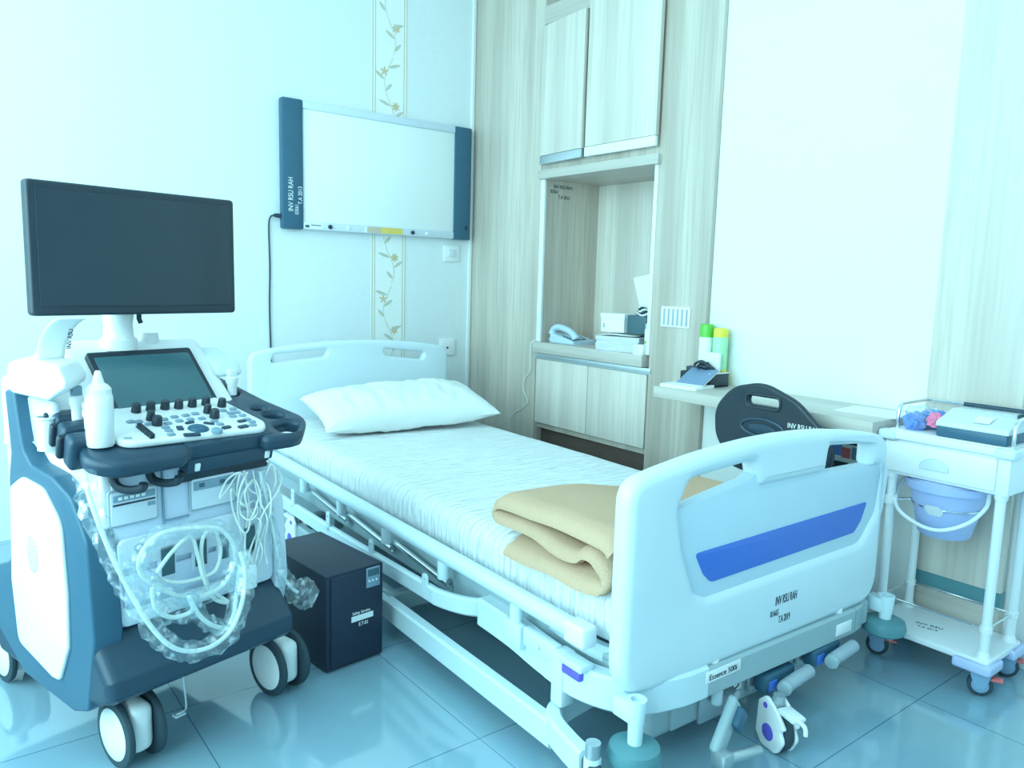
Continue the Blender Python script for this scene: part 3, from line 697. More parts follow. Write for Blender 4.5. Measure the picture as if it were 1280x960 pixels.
# torso behind the console
tr_ = obj('torso', MB().plate(rpoly([(.13, .64, .01), (.13, .72, .02), (.23, .80, .03), (.47, .82, .02), (.47, .64, .01)], 5), .412, .02, (), 'yz', -.016, res=3), 'white', us)
obj('side_pocket', MB().box(-.236, -.218, .14, .31, .675, .79, .012, seg=3), 'pale2', tr_)
obj('cup', MB().lathe([(0, .70), (.020, .70), (.020, .765), (.023, .768), (.023, .772), (.018, .772), (.018, .71), (0, .71)], (-.245, .150, -.012), 24), 'white', tr_)
obj('pocket_rim', MB().tube(spline([(-.236, .30, .755), (-.238, .27, .70), (-.238, .20, .685), (-.237, .145, .70), (-.232, .138, .73)], 5), .002, 6), 'pale', tr_)
wing = rpoly([(.045, .882, .03), (.0, .848, .02), (.10, .808, .02), (.30, .805, .03), (.30, .872, .03), (.14, .884, .02)], 6)
wm = MB().plate(wing, .095, .012, (), 'yz', -.238, res=3); wm.each(lambda v: Vector((v.x, v.y+(v.x+.285)*1.3-.06, v.z)))
wg = obj('side_shelf', wm, 'white', us)
wing2 = rpoly([(.20, .84, .02), (.18, .805, .01), (.42, .80, .02), (.42, .86, .03), (.30, .872, .02)], 6)
obj('side_shelf', MB().plate(wing2, .075, .012, (), 'yz', .215, res=3), 'bedplastic', us)
# paper strip standing in the shelf
def ps(u, v):
    a = .15+1.1*v
    return Vector((-.272+.055*u, .12-.13*(1-cos(a*1.2))*.9, .868+.118*sin(a)*.95))
pp = MB().grid(ps, 6, 14); pp.text('INV RSU', .012, (-.236, .040, .912), (0, -.35, .9), (-1, 0, 0), mat=1)
pp = obj('printout', pp, ['paper', 'ink']); pp.location = (CART.x, CART.y, 0); pp.rotation_euler = (0, 0, CART.a)
sol = pp.modifiers.new('t', 'SOLIDIFY'); sol.thickness = .0012
tag(pp, 'curled white paper printout standing on the ultrasound side shelf', 'paper')
# console: tilted group
TILT = rad(13)
def con(y0=-.06, z0=.712): return Matrix.Translation((0, y0, z0)) @ Matrix.Rotation(TILT, 4, 'X')
K = con()
cn = obj('console', MB().plate(rpoly([(-.262, .0, .06), (-.215, -.046, .06), (-.08, -.046, .03), (-.03, -.012, .02), (.15, -.018, .02), (.20, .05, .03), (.20, .30, .03), (-.19, .30, .05), (-.205, .20, .03)], 6), .036, .013, (), 'xy', -.027, Mx=K, res=3), 'cart_dark', us)
kb = obj('keyboard', MB().plate(rpoly([(-.188, .012, .045), (.140, -.015, .03), (.158, .02, .03), (.140, .205, .02), (-.12, .205, .02), (-.178, .10, .03)], 6), .016, .006, (), 'xy', .0, Mx=K), 'white', cn)
# right handle loop and probe holders on the tilted tray
lp_ = rpoly([(.12, -.045, .03), (.22, -.05, .06), (.302, .04, .07), (.275, .18, .05), (.262, .40, .04), (.17, .40, .02), (.13, .12, .03)], 7)
holes = (rpoly([(.180, -.022, .02), (.222, -.024, .03), (.262, .02, .03), (.240, .042, .02), (.19, .03, .02)], 5), ell(.230, .082, .026, .021), ell(.222, .134, .019, .015), ell(.218, .26, .020, .026))
obj('handle', MB().plate(lp_, .036, .013, holes, 'xy', -.026, Mx=K, res=3), 'cart_dark', cn)
# left holders: three ribbed cups stepping back
for i in range(3):
    y0 = .055+.062*i; h_ = MB()
    h_.plate(rpoly([(-.265+.012*i, y0, .012), (-.17, y0, .008), (-.17, y0+.048, .008), (-.258+.012*i, y0+.048, .012)], 4), .07, .012, (), 'xy', -.026, Mx=K, res=3)
    obj('probe_holder', h_, 'cart_dark', cn)
    hh = MB().plate(rpoly([(-.268+.012*i, y0+.046, .006), (-.17, y0+.046, .004), (-.17, y0+.064, .004), (-.266+.012*i, y0+.064, .006)], 4), .05, .006, (), 'xy', -.026, Mx=K)
    obj('holder_gap', hh, 'black', cn)
drw = obj('drawer', MB().box(-.055, .158, -.022, .22, -.040, -.006, .004, Mx=K).box(-.058, .160, -.026, .22, -.072, -.038, .005, Mx=K), 'cart_dark', cn)
obj('under_slot', MB().box(-.062, .160, -.012, .2, -.098, -.071, .004, Mx=K), 'black', drw)
for x in (-.035, .142): obj('latch', MB().box(x-.006, x+.006, -.030, -.024, -.066, -.048, .002, Mx=K), 'white2', drw)
for x in (-.20, -.125): obj('cable_hook', MB().tube(spline([(x, -.035, .69), (x, -.045, .642), (x+.012, -.07, .630), (x+.03, -.095, .634), (x+.032, -.10, .645)], 6), .009, 10), 'black', cn)
# keys, knobs, sliders, trackball
def key_at(x, y, wx, wy, ang=0, h=.005, m='key', nm='key', r=.004):
    X = K @ Matrix.Translation((x, y, .008)) @ Matrix.Rotation(ang, 4, 'Z')
    return obj(nm, MB().plate(rrect(-wx/2, wx/2, -wy/2, wy/2, r), h, .0015, (), 'xy', h/2-.001, Mx=X), m, kb)
for kx, ky in ((-0.0485, 0.1001), (-0.0210, 0.1058), (0.0064, 0.1066), (0.0313, 0.1086), (-0.0522, 0.0761), (-0.0234, 0.0808), (0.0037, 0.0813), (0.0290, 0.0774), (0.1018, 0.1062), (0.1289, 0.1083), (0.1090, 0.0870), (0.1260, 0.0867), (0.1028, 0.0672), (0.1267, 0.0643), (-0.0679, 0.0571), (-0.0707, 0.0385), (-0.0770, 0.0169), (-0.1039, 0.1051), (-0.0908, 0.0854), (-0.1134, 0.0791), (-0.1187, 0.1105), (0.0476, 0.0549), (0.0488, 0.0336), (0.1227, 0.0383), (0.1245, 0.0215), (0.1149, 0.0037)):
    key_at(kx, ky, .017, .012, random.uniform(-.1, .1))
for kx, ky, w_, h_, a_ in ((-0.0076, 0.0647, 0.022, 0.009, 0.1), (0.0285, 0.0463, 0.024, 0.008, -0.7), (-0.0380, 0.0016, 0.036, 0.012, -0.25), (0.1049, 0.0340, 0.021, 0.011, 0.1), (0.0890, 0.0029, 0.026, 0.013, 0.1), (0.0515, 0.0119, 0.022, 0.012, 0.1), (-0.0428, 0.0426, 0.014, 0.02, -0.3)):
    key_at(kx, ky, w_, h_, a_, m='cart_dark')
q = Vector((-0.0071, 0.0290, 0))
obj('trackball', MB().lathe([(0, .006), (.010, .0055), (.017, .003), (.019, 0), (.022, 0), (.024, -.004), (.024, -.006)], tuple(K @ Vector((q.x, q.y, .010))), 24, Mx=K.to_3x3().to_4x4()), 'cart', kb)
q = Vector((0.0196, -0.0012, 0))
obj('dial', MB().lathe([(0, .006), (.010, .006), (.012, .004), (.012, -.003)], tuple(K @ Vector((q.x, q.y, .010))), 20, Mx=K.to_3x3().to_4x4()), 'key', kb)
for kx, ky, r_ in ((-0.0747, 0.1096, 0.0095), (-0.0758, 0.0798, 0.0115), (0.0618, 0.1089, 0.0095), (0.0608, 0.0767, 0.0115), (0.1156, 0.1355, 0.0105), (-0.0802, 0.1631, 0.0105), (-0.0473, 0.1624, 0.0105), (-0.0136, 0.1618, 0.0105), (0.0170, 0.1570, 0.0105), (0.0510, 0.1569, 0.0105), (0.0860, 0.1567, 0.0105)):
    q = Vector((kx, ky, 0))
    obj('knob', MB().lathe([(0, .021), (r_*.7, .021), (r_*.85, .018), (r_, .004), (r_, -.002)], tuple(K @ Vector((q.x, q.y, .008))), 18, Mx=K.to_3x3().to_4x4()), 'black', kb)
for i in range(8):
    q = Vector((-0.1170, 0.0756, 0)).lerp(Vector((-0.1202, 0.0152, 0)), i/7)
    key_at(q.x, q.y, .010, .006, 0, .012, 'black', 'slider', .002)
    key_at(q.x-.022, q.y, .026, .0012, 0, .001, 'key', 'scale_mark', .0003)
q = Vector((-0.1623, 0.0320, 0)); key_at(q.x, q.y, .016, .012, -.3, .002, 'grey', 'badge', .002)
# tilted screen housing
SB, ST = Vector((0, .125, .752)), Vector((0, .250, .872))
sd_ = (ST-SB).normalized(); sn = Vector((0, -sd_.z, sd_.y))
SX = Matrix(((1, 0, 0, .012), (0, sd_.y, sn.y, SB.y), (0, sd_.z, sn.z, SB.z), (0, 0, 0, 1)))
hs = MB().plate(rpoly([(.118, .72, .01), (.128, .740, .01), (.275, .884, .02), (.30, .897, .02), (.36, .90, .04), (.46, .86, .04), (.46, .70, 0), (.14, .70, 0)], 6), .345, .018, (), 'yz', .016, res=4)
hs.each(lambda v: Vector((v.x*(1.06-.35*(v.z-.74)) if v.z > .70 else v.x*1.06, v.y, v.z)))
ho = obj('screen_housing', hs, 'white', us)
ln_ = (ST-SB).length
obj('bezel', MB().plate(rrect(-.128, .128, -.004, ln_+.006, .008), .022, .002, (), 'xy', -.005, Mx=SX), 'black', ho)
obj('touch_screen', MB().plate(rrect(-.116, .116, .008, ln_-.012, .002), .004, .0005, (), 'xy', .0055, Mx=SX), 'touch', ho)
obj('status_strip', MB().box(-.035, .015, .310, .330, .890, .9025, .001), 'blueslate', ho)
# monitor on its post
mo = obj('monitor', MB().plate(rrect(-.242, .244, .969, 1.257, .010), .030, .006, (), 'xz', .215).box(-.19, .19, .225, .25, 1.01, 1.22, .012), 'black', us)
obj('screen', MB().plate(rrect(-.226, .230, .990, 1.240, .002), .004, .0005, (), 'xz', .1995), 'screen', mo)
obj('monitor_post', MB().lathe([(.040, .88), (.042, .905), (.034, .912), (.032, .94), (.036, .975), (.036, 1.05)], (-.022, .285, 0), 28).lathe([(.0, .917), (.022, .917), (.024, .905), (.024, .89)], (.065, .31, 0), 20), 'white', us)
obj('video_cable', MB().tube([(.018, .262, .985), (.018, .262, .955), (.022, .262, .945)], .006, 8), 'ink', us)
# twin casters
def us_caster(x, y):
    c_ = obj('caster', MB().box(x-.027, x+.027, y-.052, y+.06, .030, .142, .022, seg=4).cyl((x, y+.03, .12), (x, y+.03, .20), .02), 'white', us)
    for sg in (-1, 1):
        w_ = obj('wheel', MB().cyl((x+sg*.027, y, .075), (x+sg*.043, y, .075), .075, seg=40, bev=.006), 'tread', c_)
        obj('hub_cap', MB().lathe([(0, .008), (.03, .007), (.055, .003), (.060, 0), (.060, -.004)], (x+sg*.0415, y, .075), 32, Mx=Matrix.Rotation(sg*PI/2, 4, 'Y')), 'white', w_)
for x, y in ((-.163, .0), (.222, .0), (-.177, .575), (.20, .575)): us_caster(x, y)
obj('foot_pedal', MB().tube(spline([(-.095, -.095, .205), (-.094, -.10, .16), (-.095, -.105, .13), (-.105, -.11, .126), (-.12, -.108, .124)], 5), .002, 8).box(-.125, -.10, -.115, -.098, .118, .124, .002), 'steel', us)
# bottle and probes standing in the tray
def in_cart(o): o.location = (CART.x, CART.y, 0); o.rotation_euler = (0, 0, CART.a); return o
gb = thing('gel_bottle', 'large white gel squeeze bottle with pointed cap on console', 'bottle', CART)
bx, by, bz = -.208, -.010, .715
obj('body', MB().lathe([(0, bz), (.024, bz), (.0265, bz+.005), (.0265, bz+.095), (.0255, bz+.104), (.022, bz+.112), (0, bz+.112)], (bx, by, 0), 32), 'white', gb)
obj('cap', MB().lathe([(.024, bz+.108), (.024, bz+.118), (.018, bz+.126), (.012, bz+.130), (.006, bz+.152), (.004, bz+.155), (0, bz+.155)], (bx, by, 0), 28), 'white', gb)
def small_probe(name, label, bx, by, bz, h, body_r, head, hm):
    p_ = thing(name, label, 'probe', CART)
    obj('handle', MB().lathe([(0, bz), (body_r*.75, bz), (body_r*.8, bz+h*.4), (body_r, bz+h*.5), (body_r, bz+h*.68), (body_r*.8, bz+h*.72), (0, bz+h*.72)], (bx, by, 0), 20), 'white', p_)
    obj('head', MB().box(bx-head, bx+head, by-head*.7, by+head*.7, bz+h*.7, bz+h, head*.35, seg=3), hm, p_)
small_probe('ultrasound_probe', 'white probe with a grey tip, rearmost in left holder', -.202, .105, .752, .075, .014, .0105, 'key')
small_probe('ultrasound_probe', 'short white capped probe between bottle and grey-tipped probe', -.200, .052, .741, .058, .014, .0125, 'white2')
small_probe('ultrasound_probe', 'white probe standing alone in the right console holder', .212, .175, .757, .068, .0155, .0125, 'white2')

# probe cables hanging in front of the body, in loose clear wrapping
def cpts(L, y): return [Vector(p) for p in L]
def crinkle(seed, a=.55):
    return lambda t, ang, p: 1+a*noise.noise(Vector((p.x*70+seed, p.y*70+cos(ang)*1.6, p.z*70+sin(ang)*1.6)))
def cable(name, label, L, y, r, wrap=None, seed=0, group=None, n=10, close=False):
    P = spline(cpts(L, y), n, close)
    c_ = thing(name, label, 'cable', CART)
    obj('cord', MB().tube(P, r, 8, close), 'cable', c_)
    if wrap: obj('clear_sleeve', MB().tube(P[::2], wrap, 9, close, rf=crinkle(seed)), 'film', c_, smooth=20)
    return c_
c1 = cable('probe_cable', 'white probe cable hanging from console left end, wrapped in clear plastic', [(-0.2700, -0.0750, 0.6800), (-0.2760, -0.1000, 0.6490), (-0.2770, -0.1300, 0.6090), (-0.2620, -0.1550, 0.5320), (-0.2340, -0.1700, 0.4470), (-0.2020, -0.1800, 0.3730), (-0.1660, -0.1850, 0.3220), (-0.1230, -0.1850, 0.2960), (-0.0730, -0.1850, 0.2910), (-0.0270, -0.1800, 0.3110), (0.0030, -0.1750, 0.3630), (0.0170, -0.1650, 0.4210), (0.0150, -0.1500, 0.4630)], -.14, .0048, .021, 3)
c2 = cable('probe_cable', 'big oval coil of white probe cable in crumpled clear plastic', [(-0.1820, -0.1120, 0.5070), (-0.1440, -0.1120, 0.5350), (-0.0740, -0.1120, 0.5310), (-0.0080, -0.1120, 0.5120), (0.0260, -0.1120, 0.4600), (0.0190, -0.1120, 0.4060), (-0.0220, -0.1120, 0.3750), (-0.0870, -0.1120, 0.3800), (-0.1480, -0.1120, 0.4200), (-0.1880, -0.1120, 0.4670)], -.112, .0052, .019, 11, close=True)
c3 = cable('probe_cable', 'white cable bent in tall narrow loops inside the oval coil', [(-0.1350, -0.0750, 0.4400), (-0.1000, -0.0750, 0.4760), (-0.0570, -0.0750, 0.4990), (-0.0410, -0.0750, 0.4510), (-0.0320, -0.0800, 0.4000), (-0.0070, -0.0800, 0.3430), (0.0270, -0.0800, 0.3240), (-0.0150, -0.0750, 0.3690), (-0.0290, -0.0700, 0.4370), (-0.0240, -0.0700, 0.4880), (-0.0000, -0.0700, 0.5000), (0.0170, -0.0700, 0.4580), (0.0080, -0.0750, 0.4180), (-0.0140, -0.0750, 0.4000), (-0.0840, -0.0750, 0.4030), (-0.1450, -0.0750, 0.4320)], -.075, .0045, None)
c4 = cable('probe_cable', 'white cable sagging below the oval coil almost to the base', [(-0.1790, -0.1400, 0.4380), (-0.1750, -0.1450, 0.3950), (-0.1420, -0.1450, 0.3640), (-0.0980, -0.1450, 0.3640), (-0.1040, -0.1450, 0.3980), (-0.0830, -0.1500, 0.3480), (-0.0470, -0.1500, 0.3120), (-0.0120, -0.1500, 0.3050), (0.0090, -0.1450, 0.3710), (0.0210, -0.1400, 0.4310)], -.15, .0048, .017, 19)
# thin leads under the right end of the console
for i, (lab, L) in enumerate((
    ('thin white lead looping lowest under the console right end', [(0.0790, -0.0520, 0.6150), (0.0410, -0.0640, 0.5830), (0.0140, -0.0760, 0.5720), (0.0460, -0.0580, 0.6040), (0.0750, -0.0700, 0.6150), (0.1030, -0.0520, 0.5530), (0.0980, -0.0640, 0.4880), (0.0730, -0.0760, 0.4760), (0.0600, -0.0580, 0.5250), (0.0480, -0.0700, 0.5830), (0.0810, -0.0520, 0.5480), (0.1110, -0.0640, 0.5050), (0.1200, -0.0760, 0.4860), (0.1130, -0.0580, 0.4140), (0.0960, -0.0700, 0.3780)]),
    ('thin white lead curving furthest right below the console', [(0.1440, -0.0700, 0.6330), (0.1930, -0.0520, 0.5900), (0.1790, -0.0640, 0.5550), (0.1290, -0.0760, 0.5130), (0.1230, -0.0580, 0.4610), (0.1270, -0.0700, 0.4130), (0.1160, -0.0520, 0.3560)]),
    ('thin white lead crossing from the drawer towards the bed', [(0.0900, -0.0580, 0.6180), (0.0950, -0.0700, 0.5730), (0.1580, -0.0520, 0.5450), (0.1720, -0.0640, 0.5800), (0.1530, -0.0760, 0.6250), (0.1430, -0.0580, 0.5850), (0.1070, -0.0700, 0.5170), (0.0970, -0.0520, 0.4760), (0.0840, -0.0640, 0.4240), (0.0830, -0.0760, 0.3580)]),
    ('thin white lead making a tight coil right of the disc drive', [(0.0670, -0.0760, 0.6180), (0.0700, -0.0580, 0.5700), (0.0780, -0.0700, 0.5390), (0.1200, -0.0520, 0.5370), (0.1200, -0.0640, 0.5120), (0.0900, -0.0760, 0.5020), (0.0770, -0.0580, 0.5210), (0.0790, -0.0700, 0.5710), (0.1300, -0.0520, 0.5860), (0.1520, -0.0640, 0.5650), (0.1470, -0.0760, 0.5090), (0.1360, -0.0580, 0.4520), (0.1090, -0.0700, 0.3980), (0.1120, -0.0520, 0.3650)]),
    ('thin white lead dropping nearest to the oval coil', [(0.0940, -0.0640, 0.6140), (0.0660, -0.0760, 0.5800), (0.0710, -0.0580, 0.5220), (0.0720, -0.0700, 0.4710), (0.0930, -0.0520, 0.4690), (0.0940, -0.0640, 0.5180), (0.0790, -0.0760, 0.5720), (0.1170, -0.0580, 0.5900), (0.1250, -0.0700, 0.5420), (0.1270, -0.0520, 0.4690), (0.0960, -0.0640, 0.4200), (0.0810, -0.0760, 0.3770)]),
    ('thin white lead hanging straight beside the plastic sleeve', [(0.1170, -0.0520, 0.6120), (0.1210, -0.0640, 0.5510), (0.1380, -0.0760, 0.4910), (0.1400, -0.0580, 0.4270), (0.1400, -0.0700, 0.3800)]))):
    cable('patient_lead', lab, L, -.12, .0022, None, group=None)
P1 = Vector((0.0940, -0.0700, 0.3790)); P2 = Vector((0.1020, -0.0700, 0.3370))
pb = obj('lead_plug', MB().box(P1.x-.014, P1.x+.014, P1.y-.008, P1.y+.008, P2.z-.004, P1.z+.012, .005, seg=3), 'white'); in_cart(pb)
tag(pb, 'small white plug joining the thin leads under the console', 'plug')
P = spline(cpts([(0.1310, -0.0600, 0.6110), (0.1450, -0.0600, 0.5450), (0.1660, -0.0600, 0.4510), (0.1790, -0.0600, 0.3760), (0.1950, -0.0600, 0.3260), (0.2250, -0.0600, 0.2840), (0.2640, -0.0600, 0.2580)], -.06), 8)
c_ = thing('probe_cable', 'white probe cable in a long clear bag beside the black power unit', 'cable', CART)
obj('cord', MB().tube(P[:-6], .004, 8), 'cable', c_)
obj('clear_sleeve', MB().tube(P, .020, 12, rf=lambda t, a, p: (.55+1.1*t**3+.25*(t > .8))*(1+.5*noise.noise(Vector((p.x*60, p.y*60+cos(a)*2, p.z*60+sin(a)*2))))), 'film', c_, smooth=20)

# ================================================================== UPS BOX
up = thing('power_unit', 'black floor-standing backup power box under the bed edge', 'power unit', loc=(-1.607, -1.682, 0), rz=rad(6))
obj('case', MB().box(0, .182, 0, .345, .004, .276, .004).box(.012, .170, -.006, .01, .012, .268, .004), 'ups', up)
pn_ = obj('display_panel', MB().box(.122, .166, -.009, -.005, .215, .272, .002), 'key', up)
obj('screen', MB().box(.126, .162, -.0105, -.0085, .248, .268, 0, 0), 'teal', pn_)
for x in (.13, .142, .154): obj('button', MB().cyl((x, -.0105, .235), (x, -.0085, .235), .003, seg=10), 'white2', pn_)
obj('sticker', MB().box(.075, .145, -.0072, -.0058, .128, .144, 0, 0).text('Safety Service', .012, (.078, -.0068, .148), (1, 0, 0), (0, 0, 1), mat=0, sx=.85).text('E.T-01', .015, (.098, -.0068, .112), (1, 0, 0), (0, 0, 1), mat=0, sx=.8), ['white_ink'], up)

# ================================================================== UTILITY TROLLEY
tr = thing('utility_trolley', 'small white treatment trolley with one drawer by the desk', 'trolley', loc=(0, 0, 0))
X0, X1, Y0, Y1 = -.246, -.012, -2.794, -2.458
obj('top_tray', MB().plate(rrect(X0-.004, X1, Y0-.004, Y1+.004, .02), .022, .005, (), 'xy', .668, res=3).box(X0+.012, X1-.01, Y0+.012, Y1-.012, .676, .6815, .001), 'white2', tr)
for x, y in ((X0+.016, Y0+.016), (X0+.016, Y1-.016)):
    obj('corner_bumper', MB().plate(rrect(x-.026, x+.022, y-.026, y+.026, .012), .026, .006, (), 'xy', .667), 'bedplastic', tr)
hsn = obj('drawer_housing', MB().box(X0+.01, X1-.005, Y0+.004, Y1-.006, .555, .657, .003), 'white2', tr)
dw = obj('drawer', MB().box(X0+.003, X0+.014, Y0+.034, Y1-.01, .564, .650, .003), 'white', tr)
arc = [(-2.607+.038*cos(a), .590+.030*sin(a)) for a in [PI*i/16 for i in range(17)]]
obj('finger_pull', MB().plate(arc, .004, .001, (), 'yz', X0+.002).tube([(X0+.001, p[0], p[1]) for p in arc], .0022, 6, closed=True), 'pale2', dw)
legs = [(X0+.028, Y0+.024), (X0+.028, Y1-.030), (X1-.030, Y0+.024), (X1-.030, Y1-.030)]
for i, (x, y) in enumerate(legs):
    obj('leg', MB().cyl((x, y, .105), (x, y, .558), .0125, seg=20).lathe([(.0125, .125), (.017, .112), (.019, .104)], (x, y, 0), 20).lathe([(.0165, .557), (.0165, .546), (.0125, .536)], (x, y, 0), 20), 'white2', tr)
obj('bottom_shelf', MB().plate(rrect(X0+.004, X1-.004, Y0+.002, Y1-.002, .012), .018, .003, (), 'xy', .097), 'white2', tr)
obj('marking', MB().text('INV RSU', .018, (-.15, -2.56, .1063), (.25, -1, 0), (1, .25, 0), sx=1.1).text('T.A 2019', .014, (-.17, -2.575, .1063), (.25, -1, 0), (1, .25, 0)), 'ink', tr)
for i, (sx_, sy_) in enumerate(((0, 0), (0, 1), (1, 0), (1, 1))):
    x = X0+.004 if sx_ == 0 else X1-.004; y = Y0+.002 if sy_ == 0 else Y1-.002
    dx = 1 if sx_ == 0 else -1; dy = 1 if sy_ == 0 else -1
    pts = [(x-dx*.012, y+dy*.085, .006), (x-dx*.014, y, .014), (x-dx*.006, y-dy*.012, .01), (x+dx*.075, y-dy*.012, .006), (x+dx*.075, y+dy*.02, .004), (x+dx*.02, y+dy*.085, .004)]
    if dx*dy < 0: pts = pts[::-1]
    obj('corner_bumper', MB().plate(rpoly(pts, 4), .030, .008, (), 'xy', .083), 'bumper', tr)
def tr_caster(x, y, a):
    X = Matrix.Translation((x, y, 0)) @ Matrix.Rotation(a, 4, 'Z')
    c_ = obj('caster', MB().cyl((-.010, 0, .031), (.010, 0, .031), .031, seg=28, bev=.004).tf(X), 'tread', tr)
    obj('hub', MB().cyl((-.0125, 0, .031), (.0125, 0, .031), .021, seg=24, bev=.002).tf(X), 'casterblue', c_)
    obj('fork', MB().plate(rpoly([(-.012, .022, .01), (.012, .022, .01), (.026, .062, .01), (.022, .068, .004), (-.02, .068, .004), (-.022, .06, .004)], 4), .004, .001, (), 'yz', -.0155).plate(rpoly([(-.012, .022, .01), (.012, .022, .01), (.026, .062, .01), (.022, .068, .004), (-.02, .068, .004), (-.022, .06, .004)], 4), .004, .001, (), 'yz', .0155).box(-.017, .017, -.022, .024, .062, .070, .003).cyl((0, 0, .066), (0, 0, .074), .02).tf(X), 'casterblue', c_)
    obj('brake_pedal', MB().box(-.012, .012, -.052, -.022, .048, .056, .003).tf(X), 'red', c_)
tr_caster(legs[0][0], legs[0][1], rad(25)); tr_caster(legs[1][0], legs[1][1], rad(20)); tr_caster(legs[2][0], legs[2][1], rad(30)); tr_caster(legs[3][0], legs[3][1], 0)
zr = .185
rr_ = MB()
for a, b_ in ((0, 1), (1, 3), (3, 2), (2, 0)):
    rr_.cyl((legs[a][0], legs[a][1], zr), (legs[b_][0], legs[b_][1], zr), .003, seg=10)
obj('shelf_rail', rr_, 'chrome', tr)
for x, y in legs: obj('rail_joint', MB().cyl((x, y, zr-.008), (x, y, zr+.008), .0155, seg=16), 'white', tr)
gz = .752
pts = [(X0+.045, Y1-.020, .678), (X0+.045, Y1-.020, gz-.03), (X0+.055, Y1-.020, gz-.006), (X0+.085, Y1-.020, gz), (X1-.03, Y1-.022, gz), (X1-.012, Y1-.035, gz), (X1-.012, Y0+.035, gz), (X1-.03, Y0+.014, gz), (X0+.075, Y0+.012, gz), (X0+.045, Y0+.012, gz-.008), (X0+.034, Y0+.012, gz-.03), (X0+.032, Y0+.012, .678)]
obj('guard_rail', MB().tube(spline(pts, 6), .005, 10), 'chrome', tr)
# bucket ring clamp on the front-left leg
lx, ly = legs[1]
obj('bucket_ring', MB().tube([(-.150+.090*cos(a*PI/16), -2.612+.090*sin(a*PI/16), .480) for a in range(32)], .0025, 8, closed=True, mat=0).cyl((lx, ly, .462), (lx, ly, .486), .0175, seg=18, mat=1).cyl((lx, ly, .474), (lx+.035, ly-.04, .480), .004, mat=0), ['chrome', 'white'], tr)
bu = thing('bucket', 'lavender plastic bucket hanging under the trolley drawer', 'bucket', loc=(-.150, -2.612, 0))
obj('body', MB().lathe([(0, .392), (.062, .392), (.068, .398), (.086, .475), (.098, .524), (.108, .526), (.110, .546), (.105, .548), (.103, .530), (.094, .522), (.080, .47), (.060, .40), (0, .40)], (0, 0, 0), 40), 'bucket', bu)
obj('lid', MB().lathe([(.100, .540), (.100, .551), (.085, .554), (0, .554)], (0, 0, 0), 36), 'bumper', bu)
obj('bail_handle', MB().tube(spline([(-.02, .112, .535), (-.05, .118, .50), (-.095, .09, .46), (-.118, .02, .435), (-.118, -.04, .435), (-.095, -.095, .465), (-.05, -.118, .505), (-.02, -.112, .535)], 8), .0055, 8), 'white2', bu)
obj('label_sticker', MB().grid(lambda u, v: Vector(((.0800+.020*v+.0012)*cos(PI+.05+.55*(u-.5)*(1-(2*v-1)**2*.5)), (.0800+.020*v+.0012)*sin(PI+.05+.55*(u-.5)*(1-(2*v-1)**2*.5)), .458+.034*v)), 12, 6), 'white', bu)
# things on the trolley top
dv = thing('medical_device', 'silver topped dark portable medical device on the trolley top', 'device', loc=(0, .007, .0003))
zt = .6815
obj('base', MB().box(-.225, -.045, -2.778, -2.600, zt, zt+.030, .006), 'cart', dv)
prof = rpoly([(-.228, zt+.028, .008), (-.222, zt+.042, .012), (-.13, zt+.070, .02), (-.05, zt+.068, .01), (-.045, zt+.028, .004)], 5)
tp_ = MB(); tp_.plate([(p[0], p[1]) for p in prof], .182, .004, (), 'xz', -2.689)
tpo = obj('lid', tp_, 'pale2', dv)
obj('tray_cover', MB().box(-.14, -.055, -2.765, -2.63, zt+.068, zt+.073, .002), 'clear', tpo)
obj('hinge', MB().cyl((-.055, -2.775, zt+.075), (-.055, -2.60, zt+.075), .006).box(-.15, -.055, -2.775, -2.769, zt+.066, zt+.078, .002), 'cart_dark', tpo)
lbx = MB().box(-.030, .030, -.025, .025, 0, .001, 0, 0).text('ECG', .02, (.012, -.02, .0012), (0, 1, 0), (-1, 0, 0), mat=1)
obj('sticker', MB().box(-.030, .012, -.020, .022, 0, .001, 0).tf(Matrix.Translation((-.178, -2.705, zt+.0585)) @ Matrix.Rotation(rad(-17), 4, 'Y')), 'white', tpo)
def wad(name, label, cx, cy, cz, rx, ry, rz_, m, seed, cat='wrapper'):
    b = bmesh.new(); bmesh.ops.create_icosphere(b, subdivisions=4, radius=1)
    for v in b.verts:
        k_ = 1+.30*noise.noise(v.co*2.1+Vector((seed, 0, 0)))+.16*noise.noise(v.co*5+Vector((0, seed, 0)))
        v.co = Vector((v.co.x*rx*k_, v.co.y*ry*k_, max(v.co.z*rz_*k_, -rz_*.8)))
    mb = MB(); mb._merge(b); o = obj(name, mb, m, smooth=22); o.location = (cx, cy, cz); return tag(o, label, cat)
wad('wrapped_pack', 'blue wrapped pack at the left end of the trolley top', -.175, -2.515, zt+.022, .038, .030, .026, 'bluewrap', 3)
wad('wrapped_pack', 'darker blue wrapped pack lying behind the left trolley packs', -.105, -2.535, zt+.024, .036, .040, .028, 'bluewrap', 9)
wad('wrapped_pack', 'small pink wrapper beside the silver device', -.185, -2.575, zt+.034, .020, .022, .022, 'pink', 5)
wad('plastic_pouch', 'clear crumpled plastic pouch over the blue packs', -.15, -2.525, zt+.034, .055, .045, .034, 'film', 14, 'pouch')

# ================================================================== CHAIR BEHIND THE BED
ch = thing('desk_chair', 'black desk chair with round holed back behind the bed', 'chair', loc=(-.30, -2.17, 0))
